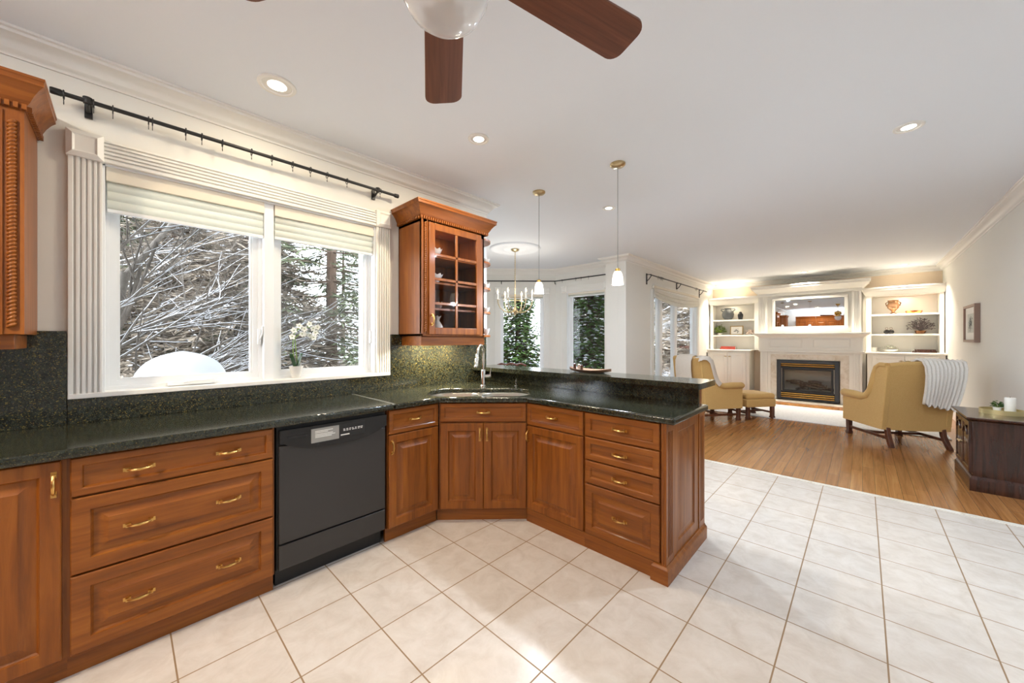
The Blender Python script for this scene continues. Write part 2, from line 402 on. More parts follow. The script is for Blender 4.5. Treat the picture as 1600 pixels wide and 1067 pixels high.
def window(n, p0, p1, a, c, z0, z1, cw=.115, splits=(), fr=.062, sash_y=.085, blocks=True, cas_bot=None, depth=.022, gd=.028, mull_y=.02, mw=.028):
    r = sroot('window_%d' % n, (p0[0], p0[1], 0), atan2(p1[1]-p0[1], p1[0]-p0[0]))
    cb = z0 if cas_bot is None else cas_bot
    # fluted casing: board with grooves
    def flutes(x0, x1, axis, q0, q1):
        b = MB(); w_ = x1-x0
        if axis == 'v':
            b.box(x0, -depth*.6, q0, x1, 0, q1)
            for u0, u1 in ((0, .16), (.22, .34), (.39, .51), (.56, .68), (.74, .84), (.9, 1)): b.box(x0+w_*u0, -depth, q0, x0+w_*u1, -depth*.6, q1)
        else:
            b.box(q0, -depth*.6, x0, q1, 0, x1)
            for u0, u1 in ((0, .16), (.22, .34), (.39, .51), (.56, .68), (.74, .84), (.9, 1)): b.box(q0, -depth, x0+w_*u0, q1, -depth*.6, x0+w_*u1)
        return b
    flutes(a-cw, a, 'v', cb, z1).build('casing', 'trim', r, bev=.0025)
    flutes(c, c+cw, 'v', cb, z1).build('casing', 'trim', r, bev=.0025)
    flutes(z1, z1+cw, 'h', a, c).build('casing', 'trim', r, bev=.0025)
    if blocks:
        for x in (a-cw, c):
            b = MB().box(x-.006, -depth-.012, z1-.004, x+cw+.006, 0, z1+cw+.012)
            b.panel(x-.006, z1-.004, x+cw+.006, z1+cw+.012, [(0, -depth-.012), (.022, -depth-.026), (.03, -depth-.02)], -depth-.01)
            b.build('corner_block', 'trim', r, bev=.002)
    MB().box(a-cw if cas_bot is not None else a, -depth-.004, z0-.022, c+cw if cas_bot is not None else c, .149, z0+.003).build('stool', 'trim', r, bev=.003)
    jb = MB().box(a, .0, z0, a+.009, .149, z1).box(c-.009, .0, z0, c, .149, z1).box(a, .0, z1-.009, c, .149, z1)
    jb.build('jamb', 'vinyl', r)
    xs = [a]+list(splits)+[c]
    for x in splits: MB().box(x-mw, mull_y, z0, x+mw, .149, z1).build('mullion', 'vinyl', r, bev=.003)
    for k in range(len(xs)-1):
        x0 = xs[k]+(mw if k else 0); x1 = xs[k+1]-(mw if k < len(xs)-2 else 0); y = sash_y
        sb = MB()
        for q0, q1, w0, w1 in ((0, .022, y-.012, y+.05), (.022, fr-.012, y, y+.05), (fr-.012, fr, y+.012, y+.05)):
            sb.box(x0+q0, w0, z0+q0, x0+q1, w1, z1-q0).box(x1-q1, w0, z0+q0, x1-q0, w1, z1-q0)
            sb.box(x0+q1, w0, z0+q0, x1-q1, w1, z0+q1).box(x0+q1, w0, z1-q1, x1-q1, w1, z1-q0)
        sh = sb.build('sash', 'vinyl', r)
        MB().box(x0+fr-.004, y+gd, z0+fr-.004, x1-fr+.004, y+gd+.006, z1-fr+.004).build('pane', 'pane', sh, smooth=False)
    return r
P = [(-2.6, WY), (2.62, WY), (2.62, 5.66), (4.9, 5.66), (6.04, 4.52), (6.04, 3.26), (5.80, 3.26), (5.80, 2.88), (FW, 2.88), (FW, RW), (EX, RW), (EX, -3.4)]
W1 = (2.522, 4.004, 1.056, 2.246)
wall('wall_left', P[0], P[1], [W1])
struct(MB().box(2.50, WY+.15, 0, 2.62, 5.66, CEIL).build('wall_dining', 'wall', smooth=False))
wall('wall_bay', P[2], P[3], [(.75, 1.6, .55, 2.246)])
W2 = (.49, 1.365, .55, 2.25); wall('wall_bay', P[3], P[4], [W2])
W3 = (.275, 1.115, .55, 2.25); wall('wall_bay', P[4], P[5], [W3])
wall('wall_jog', (5.80, 3.26), (5.80, 3.031), t=.239)
W4 = (1.10, 3.62, .42, 2.27); wall('wall_living', (5.80, 2.88), P[8], [W4])
wall('wall_far', P[8], P[9], mt='wall_tan')
wall('wall_right', P[9], P[10])
struct(MB().box(-2.75, -3.4, 0, -2.6, WY+.15, CEIL).build('wall_back', 'wall', smooth=False))
wall('wall_kitchen', (EX, -3.4), (-2.6, -3.4))
wall('wall_side', (EX, RW), (EX, -3.4), t=.12)
CROWN = [(0, 2.640), (.010, 2.640), (.013, 2.654), (.022, 2.660), (.030, 2.672), (.052, 2.700), (.070, 2.712), (.084, 2.716), (.088, 2.728), (.100, 2.731), (.100, 2.7428), (0, 2.7428)]
struct(MB().sweep(CROWN, P).build('trim_2', 'trim', ang=50))
BASE = [(0, 0), (.016, 0), (.016, .10), (.012, .112), (.012, .124), (.006, .134), (0, .134)]
struct(MB().sweep(BASE, [(5.80, 3.26), (5.80, 2.88), (10.2, 2.88)]).build('baseboard_left', 'trim'))
struct(MB().sweep(BASE, [(10.2, RW), (EX, RW)]).build('baseboard_right', 'trim'))
win1 = window(1, P[0], P[1], *W1, splits=(3.262+.006,), cas_bot=1.04, cw=.115)
# crank and latches on the kitchen window
MB().tube([(2.84, .05, 1.075), (2.86, .02, 1.085), (2.95, .015, 1.088), (2.985, .03, 1.09)], .006, 6).box(2.77, .04, 1.062, 2.99, .075, 1.082).build('crank', 'vinyl', win1, bev=.003)
for x in (3.222, 3.99): MB().box(x-.01, .05, 1.30, x+.008, .075, 1.40).tube([(x, .055, 1.33), (x+.012, .03, 1.37), (x+.012, .03, 1.42)], .006, 6).build('latch', 'vinyl', win1, bev=.002)
win2 = window(2, P[3], P[4], *W2)
win3 = window(3, P[4], P[5], *W3)
win4 = window(4, (5.80, 2.88), P[8], *W4, splits=(1.60, 2.41), fr=.05, blocks=False, sash_y=.06, gd=.014, mull_y=.05, mw=.045)
win5 = window(5, P[2], P[3], .75, 1.6, .55, 2.246)

# ------------------------------------------------------------------ window shades, rods
def shade(x0, x1, y, zt, zm, zb, label, loc=(0, 0, 0), rz=0, group=None, n=3):
    t = thing('window_shade', label, 'window shade', loc, rz, group)
    MB().box(x0, y-.028, zm, x1, y+.03, zt).build('headrail', 'headrail', t, bev=.002)
    rings = []; N = n*2
    fr = []; bk = []
    for k in range(N*3+1):
        z = zm-(zm-zb)*k/N/3; d = .004+.011*abs(sin(pi*k/6))**.7
        fr.append((y-d, z)); bk.append((y+d, z))
    sec = fr+bk[::-1]
    MB().loops([[(x0+.004, a, z) for a, z in sec], [(x1-.004, a, z) for a, z in sec]]).build('pleated_fabric', 'shade', t, ang=60)
    MB().box(x0+.003, y-.013, zb-.018, x1-.003, y+.013, zb).build('bottom_rail', 'vinyl', t, bev=.002)
    return t
shade(-.066, .640, 2.90, 2.243, 2.165, 2.022, 'pale cellular shade half raised on the left kitchen window pane', group='kitchen window shades')
shade(.700, 1.396, 2.90, 2.243, 2.165, 2.030, 'pale cellular shade half raised on the kitchen window beside the glass cabinet', group='kitchen window shades')
shade(W2[0]+.01, W2[1]-.01, .045, 2.245, 2.19, 2.165, 'raised cream shade at the bay window behind the chandelier', (P[3][0], P[3][1], 0), -pi/4, group='bay window shades', n=2)
shade(W3[0]+.01, W3[1]-.01, .045, 2.245, 2.20, 2.17, 'raised cream shade at the narrow bay window behind the bar tray', (P[4][0], P[4][1], 0), -pi/2, group='bay window shades', n=2)
# sagging roman shade
rt = thing('roman_shade', 'cream roman shade sagging in folds over the living room window', 'window shade', (5.80, 2.88, 0))
MB().box(W4[0]-.04, -.04, 2.30, W4[1]+.04, -.004, 2.345).build('headrail', 'headrail', rt, bev=.002)
for k in range(3):
    fab = []; nx = 24
    for i in range(nx+1):
        u = i/nx; x = W4[0]-.03+(W4[1]-W4[0]+.06)*u; sag = .10*(1-(2*u-1)**2)
        z0 = 2.31-.055*k-sag*(.55+.25*k); z1 = z0-.085
        fab.append([(x, -.012-.012*k, z0), (x, -.035-.01*k, z0-.03), (x, -.05-.008*k, z1+.01), (x, -.035-.008*k, z1), (x, -.012-.004*k, z1+.02)])
    MB().loops(fab).build('fold', 'roman', rt)

def ring_part(parent, x, y, z, r=.02, axis='x'):
    pts = [(x, y+r*cos(a), z-.004+r*sin(a)) if axis == 'x' else (x+r*cos(a), y, z-.004+r*sin(a)) for a in [2*pi*k/12 for k in range(13)]]
    b = MB().tube(pts, .0026, 5)
    b.tube([(x, y, z-.025), (x, y, z-.034), (x, y+.007, z-.042), (x, y+.002, z-.05), (x, y-.006, z-.044)], .0016, 5)
    return b.build('ring', 'iron', parent)
rod = thing('curtain_rod', 'long black iron curtain rod with bare rings above the kitchen window', 'curtain rod', (-.22, 2.775, 2.508))
MB().tube([(0, 0, 0), (1.755, 0, 0)], .0105, 10).build('rod', 'iron', rod)
MB().lathe([(.0, -.022), (.014, -.022), (.016, -.016), (.016, .012), (.012, .018), (0, .018)], seg=12).build('finial', 'iron', rod).rotation_euler = (0, pi/2, 0)
f2 = MB().lathe([(.0, -.012), (.014, -.012), (.016, -.006), (.016, .02), (.012, .024), (0, .024)], seg=12).build('finial', 'iron', rod); f2.rotation_euler = (0, pi/2, 0); f2.location = (1.755, 0, 0)
for x in (.095, 1.60):
    MB().tube([(x, .075, -.02), (x, .05, -.03), (x, .012, -.015), (x, 0, -.012)], .008, 8).lathe([(0, 0), (.017, 0), (.017, .006), (0, .006)], (x, 0, .012)).box(x-.014, .07, -.055, x+.014, .084, .02).tube([(x, 0, -.014), (x, 0, .014)], .016, 10).build('bracket', 'iron', rod, bev=.002)
for x in (.02, .115, .18, .31, .325, .46, .53, .625, .77, .88, 1.0, 1.11, 1.22, 1.36, 1.62): ring_part(rod, x, 0, 0)
br = thing('curtain_rod', 'thin dark curtain rod bent around the dining bay', 'curtain rod', (5.97, 4.49, 2.497))
MB().tube([(-1.5, 1.5, 0), (-.75, .75, 0), (-.02, .02, 0), (0, 0, 0), (0, -.03, 0), (0, -.6, 0), (0, -1.18, 0)], .011, 8).build('rod', 'iron', br)
for p, q in (((-.76, .76), (.05, .05)), ((.0, 0), (.06, .025))):
    MB().tube([(p[0], p[1], -.01), (p[0], p[1], -.05), (p[0]+q[0], p[1]+q[1], -.05)], .008, 6).build('bracket', 'iron', br)
for y in (-.18, -.5, -.62, -.78): ring_part(br, 0, y, 0, .018, 'y')
lr = thing('curtain_rod', 'dark iron curtain rod on scroll brackets above the living room window', 'curtain rod', (6.55, 2.78, 2.495))
MB().tube([(0, 0, 0), (3.3, 0, 0)], .011, 8).build('rod', 'iron', lr)
for x in (.05, 1.55, 3.05):
    MB().box(x-.014, .085, -.16, x+.014, .097, .04).tube([(x, .09, -.10), (x, .05, -.07), (x, .01, -.015), (x, 0, 0)], .008, 6).tube([(x, .09, .02), (x, .0, .012)], .007, 6).build('bracket', 'iron', lr)
for x in (.35, .45, .5, .56, 2.5, 2.56): ring_part(lr, x, 0, 0)

# ------------------------------------------------------------------ lights in the ceiling
def downlight(x, y, label, r=.075, power=26, col=(1, .84, .66), spread=None, lab_group='recessed ceiling lights'):
    t = thing('recessed_light', label, 'ceiling light', (x, y, CEIL), group=lab_group)
    MB().lathe([(r*.78, 0), (r*.78, -.004), (r*.82, -.009), (r, -.008), (r+.002, -.004), (r+.002, 0)], seg=32).build('trim_ring', 'trim', t)
    MB().lathe([(r*.5, -.0045), (r*.78, -.003), (r*.78, 0)], seg=32).build('baffle', 'porcelain', t)
    MB().lathe([(0, -.006), (r*.45, -.006), (r*.52, -.004), (r*.52, 0)], seg=32).build('lens', 'lamp_on', t)
    lamp('AREA', (0, 0, -.014), power, col, t, r*1.1, (0, 0, 0), spread)
    return t
WARM, NEUT = (1, .84, .60), (.68, .83, 1)
downlight(.585, 2.357, 'large recessed downlight above the kitchen window, nearest the curtain rod', .092, 8, WARM)
downlight(1.72, 1.96, 'recessed downlight above the corner sink', .072, 26, WARM)
downlight(3.59, -.22, 'recessed downlight over the open ceiling toward the right wall', .074, 50, NEUT)
downlight(3.59, 1.98, 'small recessed downlight beyond the pendant lights', .07, 50, NEUT)
downlight(10.25, 2.40, 'tiny recessed downlight above the left bookcase', .07, 36, (1, .90, .76), R(105))
downlight(9.85, .90, 'tiny recessed downlight above the fireplace', .07, 36, (1, .90, .76), R(105))
downlight(10.14, -.57, 'tiny recessed downlight above the right bookcase', .07, 36, (1, .90, .76), R(105))
for x, y, k, cl in ((-1.3, 1.5, 52, WARM), (1.72, -.25, 5, NEUT), (-1.3, -.25, 8, NEUT), (1.72, -2.3, 6, NEUT), (3.59, -2.3, 22, NEUT)):
    downlight(x, y, 'recessed downlight in the kitchen ceiling behind the camera', .074, k*1.3, cl)

# ------------------------------------------------------------------ kitchen cabinets
def handle_mesh(L=.098):
    b = MB(); h = L/2
    pts = [(-h+.012, -.002, 0), (-h+.012, -.013, 0), (-h+.02, -.019, 0), (-h*.45, -.026, 0), (0, -.029, 0), (h*.45, -.026, 0), (h-.02, -.019, 0), (h-.012, -.013, 0), (h-.012, -.002, 0)]
    b.tube(pts, [.0045, .0045, .005, .0055, .0068, .0055, .005, .0045, .0045], 8)
    for sx in (-1, 1):
        x = sx*(h-.012); b.box(x-.012, -.004, -.0075, x+.012, 0, .0075).box(x-.004, -.017, -.0065, x+.004, -.004, .0065)
    return b.mesh('handle', M['brass_pull'])
HM = handle_mesh()
def handle(parent, x, y, z, vert=False):
    o = bpy.data.objects.new('handle', HM); C.objects.link(o); o.parent = parent; o.location = (x, y, z)
    if vert: o.rotation_euler = (0, pi/2, 0)
    return o
G = .0018
def front(parent, name, x0, z0, x1, z1, raised=True, rail=None, grain=None, handles=(), hm=False):
    h = z1-z0; x0 += G; x1 -= G; z0 += G; z1 -= G
    if raised:
        r = rail or .055
        rg = [(0, -.016), (.004, -.020), (r-.008, -.020), (r-.003, -.0185), (r, -.010), (r+.006, -.004), (r+.013, -.004), (r+.044, -.0165), (r+.046, -.0185)]
    else:
        r = rail or .032
        rg = [(0, -.016), (.004, -.020), (r-.006, -.020), (r-.001, -.0175), (r+.003, -.008), (r+.009, -.006)]
    d = MB().panel(x0, z0, x1, z1, rg, 0).build(name, grain or ('cherry_h' if name == 'drawer' else 'cherry_v'), parent, ang=25)
    for hx, hz, v in handles: handle(d, hx, -.018 if raised and not v else -.0195, hz, v)
    return d
def carcass(t, wd, dp=.56, z0=.092, z1=.872, toe=True, toe_y=.024):
    MB().box(.0, 0, z0, wd, dp, z1).build('carcass', 'cherry_v', t)
    if toe: MB().box(0, toe_y, 0, wd, toe_y+.02, z0).build('toe_kick', 'cherry_h', t)
FY = 2.25
# left edge: single door
t = thing('base_cabinet', 'cherry base cabinet with one tall door at the left edge under the window counter', 'cabinet', (-.93, FY, 0), group='cherry base cabinets')
carcass(t, .775)
front(t, 'door', .02, .095, .38, .868, handles=[(.35, .78, True)])
front(t, 'door', .385, .095, .765, .868, handles=[(.745, .778, True)])
# wide three-drawer unit
t = thing('drawer_cabinet', 'wide cherry three drawer cabinet beside the black dishwasher', 'cabinet', (-.155, FY, 0), group='cherry drawer cabinets')
carcass(t, .70)
for z0, z1, ra in ((.713, .868, False), (.408, .709, True), (.095, .404, True)):
    front(t, 'drawer', .008, z0, .692, z1, ra, handles=[(.20, (z0+z1)/2-.003, False), (.505, (z0+z1)/2-.003, False)])
# narrow cabinet between dishwasher and corner
t = thing('base_cabinet', 'narrow cherry cabinet with a drawer over a door right of the dishwasher', 'cabinet', (1.18, FY, 0), group='cherry base cabinets')
carcass(t, .40)
front(t, 'drawer', .004, .708, .392, .868, False, handles=[(.20, .79, False)])
front(t, 'door', .004, .095, .392, .704, handles=[(.025, .625, True)])
# corner sink cabinet, face at 45 degrees
P1 = Vector((1.586, 2.244)); P2 = Vector((2.044, 1.786)); DW = (P2-P1).length
t = thing('sink_cabinet', 'cherry corner sink cabinet with twin doors set at an angle', 'cabinet', (P1.x, P1.y, 0), -pi/4)
b = MB(); b.prism([(0, 0), (DW, 0), (DW+.28, .28), (DW/2+.1, .52), (DW/2-.1, .52), (-.28, .28)], .092, .60).box(0, 0, .60, DW, .03, .872); b.build('carcass', 'cherry_v', t)
MB().box(-.02, .024, 0, DW+.02, .044, .092).build('toe_kick', 'cherry_h', t)
front(t, 'drawer', .010, .730, DW-.010, .868, False, handles=[(DW/2, .80, False)])
front(t, 'door', .010, .095, DW/2, .722, rail=.058, handles=[(DW/2-.026, .64, True)])
front(t, 'door', DW/2, .095, DW-.010, .722, rail=.058, handles=[(DW/2+.026, .64, True)])
# peninsula
PX = 2.05
t = thing('base_cabinet', 'cherry peninsula cabinet with a drawer over a wide raised door', 'cabinet', (PX, 1.79, 0), -pi/2, group='cherry base cabinets')
carcass(t, .495, .52, toe_y=-.012)
front(t, 'drawer', .006, .708, .488, .868, False, handles=[(.235, .79, False)])
front(t, 'door', .006, .095, .488, .704, handles=[(.027, .63, True)])
t = thing('drawer_cabinet', 'cherry peninsula cabinet with four drawers and a fluted end panel', 'cabinet', (PX, 1.295, 0), -pi/2, group='cherry drawer cabinets')
carcass(t, .495, .52, toe_y=-.012)
for z0, z1, ra in ((.716, .868, False), (.567, .712, False), (.418, .563, False), (.095, .414, True)):
    front(t, 'drawer', .006, z0, .485, z1, ra, rail=.04 if not ra else .052, handles=[(.245, (z0+z1)/2, False)])
# end panel, fluted pilasters and plinth (faces local +x)
ex = .495
e = MB()
e.box(ex, -.022, .0, ex+.0115, .645, .872)
T0 = Matrix.Translation((ex+.012, -.022, 0)) @ Matrix.Rotation(pi/2, 4, 'Z')
e.T = T0
def flute_col(b, x0, x1, z0, z1):
    b.box(x0, -.006, z0, x1, 0, z1); w_ = x1-x0
    for u0, u1 in ((0, .24), (.32, .40), (.47, .55), (.62, .70), (.78, 1)): b.box(x0+w_*u0, -.015, z0+.05, x0+w_*u1, -.006, z1-.05)
    b.box(x0, -.015, z0, x1, -.006, z0+.05).box(x0, -.015, z1-.05, x1, -.006, z1)
flute_col(e, 0, .115, .085, .872); flute_col(e, .555, .667, .085, .872)
e.build('end_panel', 'cherry_v', t, bev=.0015)
e2 = MB(); e2.T = T0
e2.panel(.115, .085, .555, .872, [(0, -.006), (.002, -.010), (.075, -.010), (.079, -.006), (.084, -.002), (.094, -.001), (.125, -.009), (.128, -.0095)], 0).build('raised_end_panel', 'cherry_v', t, ang=25)
e3 = MB(); PR = [(0, 0), (.026, 0), (.026, .075), (.022, .082), (.015, .088), (.013, .096), (0, .096)]
e3.sweep(PR, [(ex-.03, .0), (ex-.03, -.012), (ex+.016, -.012), (ex+.016, .645)], side=1).build('plinth', 'cherry_h', t)
# low wall that carries the raised bar
pw = MB().box(2.60, .7905, 0, 2.695, 2.85, 1.024).build('wall_peninsula', 'cherry_v', bev=.002); struct(pw)
# dishwasher
t = thing('dishwasher', 'black built-in dishwasher with a curved control panel', 'dishwasher', (.549, FY, 0))
W = .625
MB().box(.006, .0, .10, W-.006, .55, .868).build('tub', 'black_dull', t)
MB().box(.012, .05, 0, W-.012, .09, .10).build('toe_kick', 'black_dull', t)
MB().box(.014, -.020, .245, W-.014, .0, .765).build('door', 'black_door', t, bev=.004)
b = MB(); b.T = Matrix.Translation((0, -.004, 0)) @ Matrix.Rotation(pi/2, 4, 'X')
arc = [(.03+(W-.06)*k/20, .722+.055*(abs(2*k/20-1)**3)) for k in range(21)]
b.prism([(.014, .848), (.014, .778)]+arc+[(W-.014, .778), (W-.014, .848)], 0, .030)
cp = b.build('control_panel', 'black', t, bev=.006, seg=3)
MB().box(.05, -.0362, .802, .145, -.034, .812).build('vent_slot', 'black_dull', cp)
MB().box(.16, -.0352, .758, .47, -.034, .834).build('button_strip', 'black_dull', cp, bev=.001)
lb = MB()
random.seed(3)
for k in range(7):
    for z in (.801, .793): lb.box(.34+.017*k, -.0358, z, .34+.017*k+random.uniform(.008, .014), -.035, z+.004)
lb.box(.325, -.0358, .768, .375, -.035, .774)
lb.build('button_lettering', 'paper', cp)
MB().box(.165, -.0364, .754, .315, -.0352, .832).build('energy_sticker', mat('sticker_silver', lin(150, 148, 142), .35), cp)
st = MB()
for z in (.815, .807, .797, .789, .781): st.box(.185, -.037, z, .185+random.uniform(.06, .115), -.0364, z+.0035)
st.build('sticker_lettering', 'paper', cp)
MB().box(.014, -.016, .105, W-.014, 0, .235).build('access_panel', 'black_door', t, bev=.003)

# ------------------------------------------------------------------ granite
ZT, ZB = .911, .873
def fillet(pts, r, idx, n=6):
    out = []
    for k, p in enumerate(pts):
        if k not in idx: out.append(p); continue
        p, a, b = Vector(p), Vector(pts[k-1]), Vector(pts[(k+1) % len(pts)])
        u, v = (a-p).normalized(), (b-p).normalized(); A, B = p+u*r, p+v*r
        for i in range(n+1):
            s = i/n; q = A*(1-s)**2+p*2*s*(1-s)+B*s*s; out.append((q.x, q.y))
    return out
SEAM = 1.215
t = thing('countertop', 'long dark granite countertop under the kitchen window, left of the seam', 'countertop', (-.95, 2.2, ZB))
MB().prism([(-.95, 2.205), (SEAM, 2.205), (SEAM, WY), (-.95, WY)], ZB, ZT).build('slab', 'granite', t, world=True, bev=.0145, seg=4)
t = thing('countertop', 'dark granite corner countertop with the sink, running along the peninsula', 'countertop', (2.0, 2.2, ZB))
SC = Vector((1.955, 2.215)); A = Vector((.7071, -.7071)); Nn = Vector((.7071, .7071))
def sink_outline(hw, hd, r, n=8):
    pts = []
    for cx, cy, a0 in ((hw-r, -hd+r, -90), (hw-r, hd-r, 0), (-hw+r, hd-r, 90), (-hw+r, -hd+r, 180)):
        for k in range(n+1):
            a = R(a0+90*k/n); pts.append((cx+r*cos(a), cy+r*sin(a)))
    return pts
def s2w(p): q = SC+A*p[0]+Nn*p[1]; return (q.x, q.y)
OUT = [(SEAM+.0012, 2.205), (1.564, 2.205), (2.008, 1.762), (2.008, .722), (2.60, .722), (2.60, 2.84), (2.60, WY), (SEAM+.0012, WY)]
MB().prism(OUT, ZB, ZT, holes=[[s2w(p) for p in sink_outline(.40, .215, .15)]]).build('slab', 'granite', t, world=True, bev=.0145, seg=4, ang=50)
MB().box(SEAM-.0006, 2.214, ZT-.01, SEAM+.0018, 2.84, ZT+.0004).build('seam', mat('pale_seam', lin(150, 150, 140), .5), t, world=True)
t = thing('backsplash', 'tall granite backsplash under the left wall cabinet', 'backsplash', (-.6, WY, ZT))
MB().box(-.95, WY-.02, ZT, -.196, WY, 1.372).build('slab', 'granite_bs_lit', t, world=True, bev=.002)
t = thing('backsplash', 'low granite backsplash strip below the kitchen window', 'backsplash', (.6, WY, ZT))
MB().box(-.194, WY-.02, ZT, 1.527, WY, 1.036).build('slab', 'granite_bs_lit', t, world=True, bev=.002)
t = thing('backsplash', 'tall granite backsplash behind the faucet under the glass cabinet', 'backsplash', (2, WY, ZT))
MB().box(1.529, WY-.02, ZT, 1.83, WY, 1.372).box(1.831, WY-.02, ZT, 2.60, WY, 1.372).build('slab', 'granite_bs_lit', t, world=True, bev=.002)
t = thing('backsplash', 'dark granite riser between the peninsula counter and the raised bar', 'backsplash', (2.58, 1.6, ZT))
MB().box(2.575, .775, ZT, 2.60, 2.84, 1.024).build('slab', 'granite', t, world=True, bev=.002)
t = thing('bar_top', 'raised dark granite bar top along the peninsula', 'countertop', (2.6, 1.7, 1.025))
MB().prism(fillet([(2.405, .715), (2.735, .715), (2.735, 2.85), (2.405, 2.85)], .02, (0, 1)), 1.025, 1.061).build('slab', 'granite', t, world=True, bev=.014, seg=4)

# sink, faucet, dispenser
t = thing('sink', 'stainless double bowl sink set in the corner counter', 'sink', (SC.x, SC.y, ZB), -pi/4)
def basin(x0, x1, name):
    hw, cx = (x1-x0)/2, (x0+x1)/2
    lev = [(0, 0, .11), (.006, -.005, .11), (.014, -.13, .10), (.03, -.165, .09), (.07, -.178, .06)]
    rings = [[(x+cx, y, z) for x, y in sink_outline(hw-i, .218-i, r)] for i, z, r in lev]
    b = MB(); b.loops(rings, cap0=False).lathe([(0, -.176), (.03, -.176), (.04, -.1775), (.04, -.179)], (cx, .03, 0), 20)
    return b.build(name, 'steel', t)
basin(-.403, -.012, 'bowl'); basin(.012, .403, 'bowl')
fl = MB(); fl.prism(sink_outline(.425, .24, .16), -.003, -.0005, holes=[sink_outline(.40, .215, .15)]).box(-.014, -.20, -.02, .014, .20, -.0008)
fl.build('rim', 'steel', t, bev=.004)
t = thing('faucet', 'tall chrome gooseneck pull-down faucet behind the sink', 'faucet', (2.225, 2.475, ZT), -pi/4)
MB().lathe([(.030, 0), (.030, .006), (.024, .012), (.0235, .018), (.0235, .135), (.020, .145), (.013, .15), (.013, .16)], seg=24).build('body', 'chrome', t)
arcp = [(0, 0, .15), (0, 0, .26)]+[(-.02*0, -.065+.065*cos(a), .29+.078*sin(a)) for a in [R(x) for x in range(0, 166, 15)]]
arcp += [(0, -.142, .262)]
arcp = [(x+.045*(y/-.14 if y else 0)*-1, y, z) for x, y, z in arcp]
MB().tube(arcp, .0125, 14).build('spout', 'chrome', t)
e0 = Vector(arcp[-2]); e1 = Vector(arcp[-1]); d = (e1-e0).normalized()
MB().tube([e1-d*.005, e1+d*.01, e1+d*.06, e1+d*.085, e1+d*.09], [.0135, .016, .0175, .0195, .017], 16).build('spray_head', 'chrome', t)
MB().tube([(0, 0, .085), (.05, 0, .088), (.07, 0, .092)], [.018, .017, .016], 14).tube([(.062, 0, .10), (.066, 0, .13), (.072, 0, .165)], [.006, .005, .006], 8).build('lever', 'chrome', t)
t = thing('soap_dispenser', 'small chrome soap dispenser beside the faucet', 'soap dispenser', (2.455, 2.285, ZT), -pi/4)
MB().lathe([(.016, 0), (.016, .004), (.009, .01), (.008, .03), (.010, .034), (.010, .046), (.004, .05), (.004, .066), (0, .066)], seg=16).build('pump', 'chrome', t)
MB().tube([(0, 0, .064), (-.018, -.018, .068), (-.03, -.03, .06)], .004, 8).build('nozzle', 'chrome', t)

# ------------------------------------------------------------------ wall cabinets
def rope(parent, x, y, z0, z1, r=.009):
    n = int((z1-z0)/.0155); prof = [(.001, z0)]
    for k in range(n):
        a = z0+(z1-z0)*k/n; h = (z1-z0)/n
        prof += [(r*.6, a+h*.03), (r*.9, a+h*.25), (r, a+h*.5), (r*.9, a+h*.75), (r*.6, a+h*.97)]
    prof.append((.001, z1))
    b = MB(); b.lathe(prof, (x, y, 0), 10); 
    # slant the coils so they read as a twist
    b.v = [(vx, vy, vz+(vx-x)*.55) for vx, vy, vz in b.v]
    return b.build('rope_moulding', 'cherry_v', parent, ang=70)
CC = [(0, 0), (.006, 0), (.008, .022), (.012, .026), (.018, .034), (.032, .062), (.048, .084), (.060, .096), (.066, .100), (.066, .118), (.070, .122), (.070, .132), (0, .132)]
def cab_crown(parent, x0, x1, yf, yb, z, sides=('l', 'r'), k_=1):
    path = []
    if 'l' in sides: path.append((x0, yb))
    path += [(x0, yf), (x1, yf)]
    if 'r' in sides: path.append((x1, yb))
    # out must point away from the box: travelling back-to-front on the left side, out is to the right of travel
    MB().sweep([(o*k_, z+q) for o, q in CC], path, side=1).build('crown', 'cherry_h', parent, ang=30)
    b = MB(); n = int((x1-x0+.02)/.021)
    for k in range(n):
        x = x0-.012+(x1-x0+.024)*(k+.15)/n; b.box(x, yf-.019, z+.001, x+.0125, yf-.004, z+.023)
    m = int((yb-yf)/.021)
    for k in range(m):
        y = yf+(yb-yf)*(k+.15)/m
        if 'l' in sides: b.box(x0-.019, y, z+.001, x0-.004, y+.0125, z+.023)
        if 'r' in sides: b.box(x1+.004, y, z+.001, x1+.019, y+.0125, z+.023)
    b.build('dentil', 'cherry_h', parent)
# left cabinet (mostly out of frame)
t = thing('wall_cabinet', 'cherry wall cabinet with twisted rope moulding at the upper left edge', 'cabinet', (-.90, WY, 1.352), group='cherry wall cabinets')
MB().box(0, -.33, 0, .614, 0, .945).build('carcass', 'cherry_v', t, bev=.002)
front_t = Matrix.Translation((0, -.33, 0))
d = MB(front_t).panel(.02, .006, .535, .915, [(0, -.016), (.004, -.02), (.05, -.02), (.054, -.012), (.066, -.0085), (.09, -.0165)], 0).build('door', 'cherry_v', t, ang=25)
rope(t, .582, -.333, .03, .88, .014)
MB().box(.545, -.336, .0, .56, -.33, .915).box(.603, -.336, 0, .614, -.33, .915).build('pilaster', 'cherry_v', t)
MB().box(.0, -.30, -.062, .585, -.28, 0).box(.565, -.28, -.062, .585, 0, 0).build('light_rail', 'cherry_h', t, bev=.002)
cab_crown(t, 0, .614, -.33, 0, .93, ('r',), .84)
